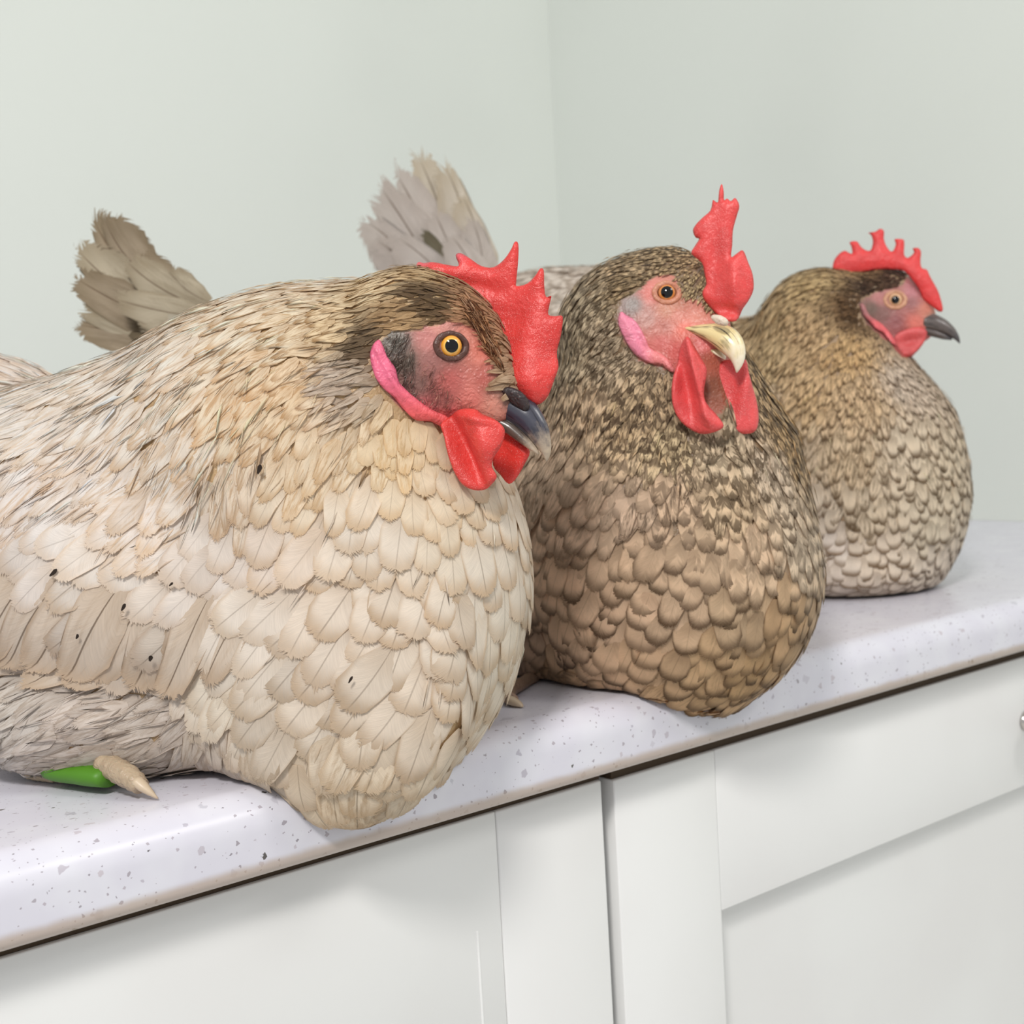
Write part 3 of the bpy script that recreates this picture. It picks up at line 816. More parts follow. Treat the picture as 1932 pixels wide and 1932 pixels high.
# ---------------------------------------------------------------- hen 1 (nearest): cream, slate beak
prims1 = [E(625, 1090, .737, 375, 445, 88, 0, 12), E(215, 1120, .775, 430, 365, 84, 0, 15), E(625, 1335, .672, 250, 207, 30, 0, 12, .03), E(-70, 955, .84, 330, 285, 78, 0, 15),
          C((560, 835, .735, 272), (165, 1010, .765, 285)), C((560, 830, .735, 272), (775, 650, .70, 140), .03),
          E(210, 1085, .705, 330, 215, 46, 14, 15, .012), E(220, 1360, .705, 285, 112, 42, 0, 0, .015),
          E(838, 655, .692, 138, 112, 16.5, 50, 20, .014), E(900, 722, .688, 98, 66, 11.5, 44, 20, .012), E(775, 665, .676, 48, 52, 7, 20, 0, .008)]
K1 = crop(660, 430, 3.716)
face1 = K1([(215, 800), (270, 730), (400, 720), (560, 690), (700, 650), (820, 670), (930, 720), (1010, 850), (1060, 980), (1100, 1100), (1200, 1150), (1450, 1250), (1450, 1700),
            (1100, 1560), (950, 1420), (720, 1420), (640, 1390), (480, 1340), (330, 1240), (230, 1120), (160, 960), (150, 860)])
fcol1 = [(K1([(700, 850)])[0], (127, 90, 78)), (K1([(560, 780)])[0], (197, 129, 122)), (K1([(640, 700)])[0], (207, 141, 129)), (K1([(830, 760)])[0], (207, 129, 111)), (K1([(920, 850)])[0], (212, 120, 102)),
         (K1([(320, 800)])[0], (127, 122, 113)), (K1([(400, 950)])[0], (112, 97, 85)), (K1([(480, 1100)])[0], (133, 97, 88)), (K1([(560, 960)])[0], (159, 106, 99)), (K1([(700, 1080)])[0], (188, 97, 90)),
         (K1([(640, 1200)])[0], (159, 90, 83)), (K1([(850, 1200)])[0], (218, 125, 113)), (K1([(1000, 1250)])[0], (220, 148, 129)), (K1([(950, 1060)])[0], (180, 92, 81)), (K1([(1020, 1100)])[0], (159, 111, 92)),
         (K1([(700, 1340)])[0], (222, 104, 102)), (K1([(1200, 1400)])[0], (201, 81, 74)), (K1([(1100, 1180)])[0], (127, 97, 83)), (K1([(500, 1290)])[0], (226, 115, 120))]
fcol1 = [(p[0], p[1], c) for p, c in fcol1]
CRM, CR2, TAN, GLD, BRN, WHT = (245, 235, 218), (234, 221, 205), (201, 175, 144), (212, 177, 129), (131, 102, 74), (245, 239, 233)
#        px    py    dx    dy    L   W   lift  pt   jit  centre edge  edge_amt bars shaft
ctrl1 = [(800, 520, -1, -0.1, 10.8, 2.3, 0.026, 0.7, .10, (212, 184, 142), (154, 123, 85), .5, .1, .1),
         (835, 575, -1, 0.1, 9.58, 2.15, 0.032, 0.7, .10, (115, 92, 65), (76, 59, 43), .5, .0, .0),
         (800, 560, -1, 0.1, 10.8, 2.3, 0.026, 0.7, .10, (107, 85, 60), (72, 55, 40), .5, .0, .0),
         (880, 590, -0.95, 0.1, 8.39, 1.58, 0.052, 0.7, .10, (195, 151, 114), (154, 110, 81), .5, .0, .0),
         (760, 600, -1, 0.15, 12, 2.44, 0.026, 0.7, .08, (201, 168, 126), (144, 112, 76), .6, .1, .0),
         (700, 640, -0.95, 0.35, 14.4, 2.87, 0.032, 0.7, .10, (123, 103, 79), (84, 67, 51), .6, .0, .0),
         (720, 540, -1, 0.12, 16.8, 3.01, 0.024, 0.7, .06, (238, 219, 182), (173, 138, 95), .8, .0, .1),
         (620, 530, -1, 0.25, 19, 7.33, 0.024, 0.52, .06, CRM, (191, 156, 114), .9, .0, .1),
         (560, 600, -0.9, 0.42, 20.9, 7.92, 0.024, 0.52, .06, (246, 232, 206), (187, 151, 108), .9, .0, .15),
         (640, 620, -0.95, 0.35, 16.1, 6.75, 0.024, 0.52, .07, (232, 209, 171), (162, 128, 88), .9, .0, .1),
         (470, 610, -0.85, 0.55, 24.7, 8.8, 0.024, 0.52, .06, (246, 236, 216), (195, 162, 124), .9, .0, .2),
         (350, 680, -0.8, 0.6, 28.5, 10.3, 0.026, 0.52, .06, (246, 238, 224), (206, 177, 146), .8, .0, .25),
         (230, 720, -0.85, 0.52, 32.3, 11.7, 0.026, 0.52, .06, (245, 238, 228), (210, 188, 163), .7, .0, .25),
         (480, 740, -0.6, 0.8, 24.7, 9.67, 0.026, 0.52, .07, (245, 227, 198), (201, 163, 121), .9, .0, .2),
         (580, 730, -0.7, 0.7, 19, 8.8, 0.026, 0.52, .07, (241, 217, 183), (189, 149, 105), .8, .0, .1),
         (650, 720, -0.92, 0.3, 16.8, 3.59, 0.032, 0.7, .08, (212, 195, 177), (164, 141, 120), .5, .0, .0),
         (330, 840, -0.62, 0.78, 30.4, 12.4, 0.032, 0.52, .07, (245, 235, 222), (203, 172, 136), .7, .0, .3),
         (460, 900, -0.3, 0.95, 30, 14.2, 0.042, 0.45, .07, (241, 226, 206), (193, 163, 131), .7, .0, .3),
         (600, 850, -0.35, 0.93, 24, 10.3, 0.07, 0.35, .06, (243, 224, 196), (201, 168, 127), .7, .0, .2),
         (760, 820, -0.15, 0.98, 20, 10.3, 0.07, 0.3, .06, (245, 223, 187), (214, 181, 135), .6, .0, .15),
         (830, 900, 0, 1, 24, 14.6, 0.068, 0.02, .05, (245, 228, 202), (206, 176, 140), .7, .0, .3),
         (700, 960, -0.2, 0.97, 30, 17.1, 0.068, 0.02, .06, CR2, (195, 167, 134), .7, .0, .45),
         (540, 1010, -0.45, 0.88, 32, 18.3, 0.068, 0.02, .06, (232, 217, 203), (193, 167, 137), .6, .0, .4),
         (930, 1000, 0.08, 1, 34, 19.5, 0.052, 0.02, .04, (245, 233, 217), (208, 181, 150), .8, .0, .5),
         (960, 1150, 0, 1, 36, 19.5, 0.052, 0.02, .04, (241, 229, 211), (201, 177, 147), .8, .0, .5),
         (820, 1120, -0.25, 0.96, 34, 19.5, 0.052, 0.02, .05, (234, 220, 203), (193, 168, 140), .8, .0, .5),
         (650, 1150, -0.55, 0.82, 36, 22, 0.052, 0.02, .05, (230, 216, 200), (191, 167, 140), .75, .0, .5),
         (500, 1150, -0.75, 0.62, 34, 20.7, 0.06, 0.02, .05, (232, 221, 208), (197, 176, 151), .65, .0, .4),
         (800, 1280, -0.4, 0.9, 36, 22, 0.06, 0.02, .05, (232, 217, 199), (187, 162, 133), .8, .0, .5),
         (560, 1300, -0.65, 0.72, 34, 20.7, 0.068, 0.02, .05, (228, 214, 197), (189, 166, 138), .7, .0, .5),
         (450, 1280, -0.6, 0.7, 30, 17.1, 0.075, 0.02, .05, (230, 219, 202), (195, 175, 151), .6, .0, .4),
         (740, 1420, -0.25, 0.95, 32, 19.5, 0.1, 0.02, .05, (232, 216, 193), (187, 161, 129), .7, .0, .6),
         (620, 1480, 0.1, 1, 30, 18.3, 0.12, 0.02, .05, (236, 217, 190), (191, 163, 130), .6, .0, .6),
         (500, 1420, -0.15, 0.95, 28, 15.9, 0.1, 0.02, .06, (224, 208, 188), (185, 162, 135), .6, .0, .5),
         (400, 1380, -0.2, 0.95, 26, 14.2, 0.049, 0.4, .06, (220, 207, 192), (185, 165, 144), .5, .0, .2),
         (60, 780, -0.88, 0.45, 34.2, 13.1, 0.026, 0.52, .06, (246, 239, 231), (218, 198, 175), .6, .0, .3),
         (-60, 700, -0.98, -0.05, 34.2, 13.1, 0.032, 0.52, .06, (246, 237, 229), (222, 197, 173), .6, .0, .2),
         (200, 880, -0.72, 0.66, 32.3, 13.9, 0.032, 0.5, .07, (243, 234, 226), (210, 187, 162), .6, .0, .3),
         (80, 930, -0.8, 0.6, 36, 17.4, 0.042, 0.45, .07, (238, 230, 224), (208, 181, 153), .6, .0, .3),
         (320, 960, -0.68, 0.74, 32, 13.8, 0.077, 0.35, .07, (241, 231, 222), (210, 182, 150), .6, .0, .3),
         (420, 1030, -0.7, 0.7, 32, 17.1, 0.075, 0.02, .06, (236, 225, 215), (201, 178, 154), .6, .0, .3),
         (250, 1060, -0.8, 0.58, 34, 18.3, 0.075, 0.02, .07, (232, 221, 209), (203, 177, 147), .6, .0, .4),
         (60, 1080, -0.82, 0.55, 36, 17.1, 0.075, 0.02, .07, (232, 222, 213), (201, 177, 150), .6, .0, .4),
         (300, 1180, -0.66, 0.74, 38, 23.2, 0.06, 0.02, .05, (222, 209, 194), (183, 161, 140), .7, .0, .6),
         (120, 1180, -0.66, 0.74, 38, 22, 0.068, 0.02, .06, (212, 198, 184), (175, 153, 130), .7, .0, .6),
         (-60, 1180, -0.75, 0.64, 38, 22, 0.068, 0.02, .06, (212, 198, 184), (175, 153, 130), .7, .0, .6),
         (330, 1350, -0.85, 0.4, 24.7, 9.52, 0.042, 0.52, .06, (212, 200, 189), (181, 164, 148), .4, .0, .1),
         (180, 1370, -0.95, 0.22, 26.6, 9.52, 0.042, 0.52, .06, (210, 198, 188), (177, 160, 145), .4, .0, .1),
         (40, 1360, -0.8, 0.55, 28.5, 8.8, 0.048, 0.52, .06, (220, 212, 203), (189, 176, 163), .4, .0, .1),
         (20, 1450, -0.15, 1, 28.5, 7.33, 0.048, 0.52, .05, (234, 229, 223), (206, 196, 184), .4, .0, .1),
         (250, 1440, -0.9, 0.25, 22.8, 8.8, 0.042, 0.5, .06, (203, 192, 179), (173, 156, 141), .4, .0, .1),
         (-120, 1300, -0.85, 0.4, 28.5, 13.1, 0.042, 0.5, .06, (220, 212, 203), (189, 176, 163), .4, .0, .1)]
O1 = WP(900, 640, .690)
h1 = make_hen('cream hen at the near end of the row with golden neck and dark slate beak', prims1, [], ctrl1, face1, fcol1, (182, 152, 112),
              O1, 22, 160000, 0.42, (11, 9), (5, 7), (6000, 17, 0.26))
R1 = h1.root; B1 = h1.B
# comb, wattles, ear lobes
comb1 = K1([(1335, 1240), (1400, 1180), (1442, 1060), (1462, 970), (1446, 870), (1480, 740), (1492, 622), (1440, 618), (1392, 606), (1402, 530), (1412, 476), (1374, 482), (1362, 400), (1360, 300), (1335, 284),
            (1298, 335), (1240, 390), (1170, 406), (1166, 380), (1180, 240), (1182, 115), (1156, 97), (1130, 150), (1080, 222), (1010, 276), (930, 270), (860, 222), (795, 184), (768, 204), (800, 278), (740, 280),
            (640, 262), (570, 266), (520, 252), (506, 284), (560, 340), (660, 378), (735, 430), (760, 520), (860, 590), (960, 720), (1010, 850), (1020, 960), (1050, 1060), (1115, 1125), (1200, 1150), (1260, 1235)])
def comb1_col(X, c):
    x, y = X[:, 0], X[:, 1]
    tip = np.exp(-((x-(660+540/3.716))/22)**2-((y-(430+290/3.716))/22)**2)+np.exp(-((x-(660+790/3.716))/16)**2-((y-(430+200/3.716))/16)**2)
    return c*(1-0.35*tip[:, None])+lin((214, 110, 130))*0.35*tip[:, None]
V, F, X, d = sheet(comb1, 5.0, 0.0030, plane_place(WP(985, 640, .684), h1.N, [(1010, 720, 60, 45, 0, 6), (960, 600, 60, 30, -40, -2.5), (900, 540, 70, 14, 12, -2.0), (835, 520, 55, 45, 0, 12), (1000, 640, 26, 60, 10, 2), (1045, 700, 24, 60, 0, -3)]), 0.12)
o = flesh_obj('comb', V, F, (214, 60, 55), R1, M_COMB, comb1_col, X); o['label'] = 'red comb with tall middle spikes'
wat1 = K1([(700, 1310), (650, 1380), (680, 1470), (706, 1590), (745, 1715), (795, 1800), (868, 1838), (935, 1832), (1010, 1782), (1034, 1738), (1008, 1680), (1020, 1620), (1062, 1540), (1088, 1440), (1072, 1385), (1016, 1338), (940, 1306), (880, 1270), (780, 1270)])
V, F, X, d = sheet(wat1, 4.0, 0.0026, plane_place(WP(880, 850, .668), h1.N, [(845, 840, 12, 75, -18, 3.5), (882, 855, 13, 90, -24, -6.5), (918, 835, 20, 50, -20, 4.5), (905, 790, 40, 10, 10, 3.0)]), 0.16)
flesh_obj('wattle', V, F, (216, 66, 60), R1, M_COMB)
wat1b = K1([(1060, 1400), (1140, 1420), (1215, 1500), (1262, 1570), (1228, 1650), (1170, 1745), (1110, 1795), (1050, 1730), (1000, 1660), (1000, 1520), (1010, 1440)])
V, F, X, d = sheet(wat1b, 4.0, 0.0022, plane_place(WP(960, 850, .688), h1.N, [(955, 880, 20, 60, -20, -1.5)]), 0.2)
flesh_obj('wattle', V, F, (218, 56, 48), R1, M_COMB)
lobe1 = K1([(155, 850), (210, 790), (240, 830), (268, 905), (322, 985), (340, 1080), (392, 1140), (446, 1184), (560, 1262), (700, 1316), (712, 1390), (640, 1404), (555, 1358), (450, 1352), (380, 1292), (300, 1192), (228, 1132), (172, 1050), (142, 930)])
def lobe1_col(X, c):
    k = np.clip((X[:, 1]-(430+1050/3.716))/70, 0, 1)[:, None]; return c*(1-k)+lin((226, 92, 92))*k
LH1 = [(720, 700, 6, 45, -25, -1.4), (735, 720, 6, 45, -30, 1.2), (760, 765, 7, 30, -40, -1.0)]
V, F, X, d = sheet(lobe1, 3.6, 0.0030, surf_place(B1, 0.0026, humps=LH1), 0.25)
o = flesh_obj('ear_lobe', V, F, (226, 106, 136), R1, M_SKIN, lobe1_col, X); o['label'] = 'wrinkled pink ear lobe'
flesh_obj('ear_lobe', reflect(V, O1, h1.N), F, (226, 106, 136), R1, M_SKIN, lobe1_col, X)
eye_parts(R1, B1, 851, 653, .0066, (.0032, .0054), iris_material('iris_orange', (240, 190, 84), (232, 158, 52), (60, 34, 22), 3.4, 5.3), (86, 54, 44), O1, h1.N, 1.45, .0006, 0.6)
BK1 = beak_material('beak_slate', (58, 58, 70), (176, 158, 136), (34, 33, 42))
OB1 = WP(1000, 800, .679)
b = beak(R1, [(940, 748, 34), (968, 765, 33), (995, 785, 29), (1015, 812, 23), (1027, 838, 15), (1032, 858, 8), (1031, 870, 1.5)], [8.0, 7.6, 6.6, 5.2, 3.6, 2.0, .4], 'upper_beak', BK1, OB1, h1.N, CU)
b['label'] = 'slate grey hooked upper beak with a horn coloured tip'
beak(R1, [(935, 790, 16), (965, 806, 15), (990, 828, 12), (1008, 846, 7), (1016, 856, 2)], [6.2, 5.6, 4.4, 2.8, .6], 'lower_beak', beak_material('beak_horn', (92, 80, 72), (190, 172, 150), (60, 52, 50)), OB1, h1.N, CU)
# nostril shield
nos = K1([(1060, 1135), (1120, 1115), (1190, 1140), (1240, 1190), (1262, 1250), (1235, 1285), (1180, 1262), (1120, 1220)])
V, F, X, d = sheet(nos, 3.5, 0.0022, plane_place(WP(975, 745, .6725), unit(h1.N+0.45*CU), ()), 0.3)
flesh_obj('nostril', V, F, (52, 40, 40), R1, M_SKIN)
# wing: large flight feathers laid over the flank, plus leg, toe and ring
wing1 = bpy.data.objects.new('wing', None); COL.objects.link(wing1); wing1.parent = R1; wing1['_done'] = 1
wspec = [(410, 1085, 325, 1265, 25), (345, 1105, 236, 1302, 27), (400, 1120, 300, 1318, 24), (290, 1105, 175, 1300, 26), (240, 1090, 118, 1282, 27), (190, 1085, 62, 1275, 26), (135, 1075, 12, 1262, 26), (80, 1065, -40, 1262, 26),
         (20, 1060, -100, 1255, 26), (470, 1130, 390, 1290, 20), (265, 1180, 120, 1310, 24), (180, 1190, 40, 1312, 24), (90, 1190, -50, 1310, 24)]
H1W = []
for i, (x0, y0, x1, y1, wd) in enumerate(wspec):
    a, na = hit(B1, x0, y0); b, nb_ = hit(B1, x1, y1); T = unit(b-a); nn = unit(na-(na@T)*T)
    L = np.linalg.norm(b-a)
    S = make_feathers(B1, a[None], T[None], nn[None], np.array([L]), np.array([wd*.001]), np.array([.06+.012*(i % 3)]), np.array([.12]), lin((222, 206, 188))[None]*rng.uniform(.9, 1.04), lin((184, 158, 130))[None],
                      np.array([[.7, 0, 1.0]]), 13, 14, ser=.02)
    S['P'] = S['P']-h1.cen
    new_obj('wing_feather', feather_mesh('wing_feather', S, [0]), wing1, M_FEATHER)
def toe(H, pts, rads, clawpts, crads, col):
    P = curve_pts([WP(*p) for p in pts], 14); r = np.interp(np.linspace(0, 1, 14), np.linspace(0, 1, len(rads)), rads)*.001
    r = r*(1+0.07*np.sin(np.arange(14)*2.4))
    V, F = tube(P, r, 14, .9); V[:, 2] = np.maximum(V[:, 2], CTOP+.0008+.0002*rng.uniform(size=len(V))); t = flesh_obj('toe', V, F, col, H.root, M_SKIN)
    P = curve_pts([WP(*p) for p in clawpts], 10); r = np.interp(np.linspace(0, 1, 10), np.linspace(0, 1, len(crads)), crads)*.001
    V, F = tube(P, r, 12, .8); V[:, 2] = np.maximum(V[:, 2], CTOP+.0008); c = new_obj('claw', list_mesh('claw', V, F), t, M_CLAW); return t
toe(h1, [(195, 1440, .668), (225, 1455, .660), (250, 1470, .654), (266, 1484, .650)], [6.0, 6.4, 6.2, 4.6], [(258, 1474, .650), (272, 1486, .648), (288, 1499, .6465), (298, 1507, .6465)], [3.6, 3.2, 2.0, .5], (176, 156, 130))
toe(h1, [(60, 1455, .70), (85, 1462, .695), (110, 1470, .690)], [5, 5, 4], [(108, 1468, .690), (120, 1475, .688), (130, 1480, .687)], [3, 2, .5], (196, 178, 152))
P = curve_pts([WP(100, 1452, .682), WP(150, 1459, .673), WP(205, 1468, .662)], 12)
V, F = tube(P, np.array([8.0, 8.6, 8.8, 8.9, 8.8, 8.6, 8.6, 8.7, 8.6, 8.2, 7.8, 7.2])*.001, 22, .62)
V[:, 2] = np.maximum(V[:, 2], CTOP+.0006)
o = new_obj('leg_band', list_mesh('leg_band', V, F), R1, plain('green_plastic', (74, 128, 18), .5)); o['label'] = 'bright green band round the leg'
tail1 = bpy.data.objects.new('tail', None); COL.objects.link(tail1); tail1.parent = R1; tail1['_done'] = 1
WH2 = ((232, 224, 214), (196, 174, 150))
tail_feathers(tail1, [(-330+12*i, 860-22*i, .90-.012*i, -560+44*i, 660-40*i, .95-.012*i, 26, -6, 6*i-15, *WH2) for i in range(6)], None)
for (x, y, ang, ln, wd) in [(498, 878, 110, 5.0, 2.4), (120, 1075, 140, 5.5, 2.2), (245, 1136, 125, 4.2, 1.8), (291, 1225, 110, 3.6, 2.2), (160, 1188, 130, 3.0, 1.6), (330, 1100, 140, 2.6, 1.2), (668, 1275, 120, 4.0, 1.3)]:
    p, n_ = hit(B1, x, y); T = unit(CR*math.cos(math.radians(ang))-CU*math.sin(math.radians(ang))); T = unit(T-(T@n_)*n_)
    S = make_feathers(B1, (p+n_*.0055)[None], T[None], n_[None], np.array([ln*.001]), np.array([wd*.001]), np.array([.02]), np.array([.3]), lin((52, 42, 36))[None], lin((44, 36, 30))[None], np.array([[0, 0, 0]]), 5, 6, conform=False, fray=.3)
    S['P'] = S['P']-h1.cen
    new_obj('dark_mark', feather_mesh('dark_mark', S, [0]), R1, M_FEATHER)['_done'] = 1
def bristles(H, poly, n, ang, spread, ln, wd, cols):
    poly = np.asarray(poly, float); lo, hi = poly.min(0), poly.max(0); P, Nn = [], []
    while len(P) < n:
        x, y = rng.uniform(lo, hi)
        if in_poly(np.array([x]), np.array([y]), poly)[0]:
            p, q = hit(H.B, x, y); P.append(p); Nn.append(q)
    P, Nn = np.array(P), np.array(Nn); a = np.radians(rng.normal(ang, spread, n))
    T = np.cos(a)[:, None]*CR-np.sin(a)[:, None]*CU; T = unit(T-(T*Nn).sum(1, keepdims=True)*Nn)
    c = lin(np.array(cols))[rng.integers(0, len(cols), n)]*rng.uniform(.8, 1.2, (n, 1))
    S = make_feathers(H.B, P, T, Nn, ln*.001*rng.uniform(.6, 1.3, n), np.full(n, wd*.001), np.full(n, .16), np.full(n, 1.0), np.clip(c, 0, .9), c*.7, np.zeros((n, 3)), 3, 5, ser=0, fray=0)
    S['P'] = S['P']-H.cen
    o = new_obj('bristles', feather_mesh('bristles', S, np.arange(n)), H.root, M_DOWN); o['kind'] = 'stuff'; o['_done'] = 1
bristles(h1, K1([(225, 790), (300, 720), (430, 740), (470, 900), (450, 1080), (540, 1230), (420, 1160), (330, 980), (270, 890)]), 170, 118, 24, 4.4, .30, [(150, 136, 126), (122, 104, 94), (180, 170, 160), (108, 88, 78)])
bristles(h1, K1([(480, 900), (640, 980), (760, 1150), (900, 1230), (700, 1290), (520, 1230)]), 80, 130, 30, 4.0, .24, [(170, 124, 110), (210, 170, 150), (140, 100, 90)])
bristles(h1, K1([(800, 520), (900, 560), (1060, 900), (1080, 1040), (1000, 960), (920, 800), (840, 680)]), 330, 235, 14, 7.0, .42, [(150, 104, 74), (196, 150, 110), (120, 78, 56), (210, 172, 140)])
local(h1)
for t in (tail1,):
    for c in t.children: c.location = tuple(-h1.cen)

# ---------------------------------------------------------------- hen 2 (middle): speckled grey-brown, yellow beak
prims2 = [E(1262, 1075, .875, 284, 280, 92, 0, 35), E(1040, 1045, .955, 320, 285, 92, 0, 20), E(800, 930, 1.04, 330, 255, 88, 0, 20), E(540, 765, 1.09, 230, 178, 70, -18, 15),
          C((1245, 850, .885, 250), (1215, 645, .868, 164), .035), E(1160, 1285, .90, 200, 60, 50, 0, 30, .02),
          E(1266, 580, .846, 102, 104, 18, 0, 45, .016), E(1318, 628, .824, 62, 58, 12.5, 30, 45, .014), C((1318, 690, .820, 42), (1345, 790, .812, 30), .02), E(1190, 590, .835, 34, 40, 8, 0, 20, .010)]
K2 = crop(1030, 320, 3.644)
face2 = K2([(520, 900), (600, 850), (680, 800), (720, 750), (800, 710), (880, 730), (920, 800), (960, 880), (1060, 900), (1130, 960), (1320, 1040), (1420, 1100), (1420, 1280), (1300, 1340), (1210, 1700), (1120, 1700), (900, 1560), (880, 1400), (780, 1350), (640, 1310), (540, 1180), (490, 1020)])
fcol2 = [(p[0], p[1], c) for p, c in [(K2([(830, 740)])[0], (206, 138, 122)), (K2([(720, 850)])[0], (214, 128, 118)), (K2([(900, 900)])[0], (180, 116, 92)), (K2([(830, 960)])[0], (196, 138, 116)), (K2([(600, 930)])[0], (140, 130, 124)),
          (K2([(700, 1020)])[0], (186, 140, 130)), (K2([(800, 1080)])[0], (196, 128, 116)), (K2([(900, 1020)])[0], (204, 128, 112)), (K2([(950, 1100)])[0], (226, 124, 108)), (K2([(800, 1200)])[0], (206, 114, 108)), (K2([(900, 1250)])[0], (204, 96, 90)),
          (K2([(1050, 1000)])[0], (206, 130, 112)), (K2([(1130, 1320)])[0], (176, 92, 70)), (K2([(1150, 1500)])[0], (134, 76, 52)), (K2([(1100, 1190)])[0], (222, 120, 116)), (K2([(760, 1300)])[0], (206, 130, 120))]]
SPC, SPD = (219, 200, 169), (93, 77, 58)
BR1, BR2, BR3 = (172, 153, 131), (123, 102, 80), (89, 70, 49)
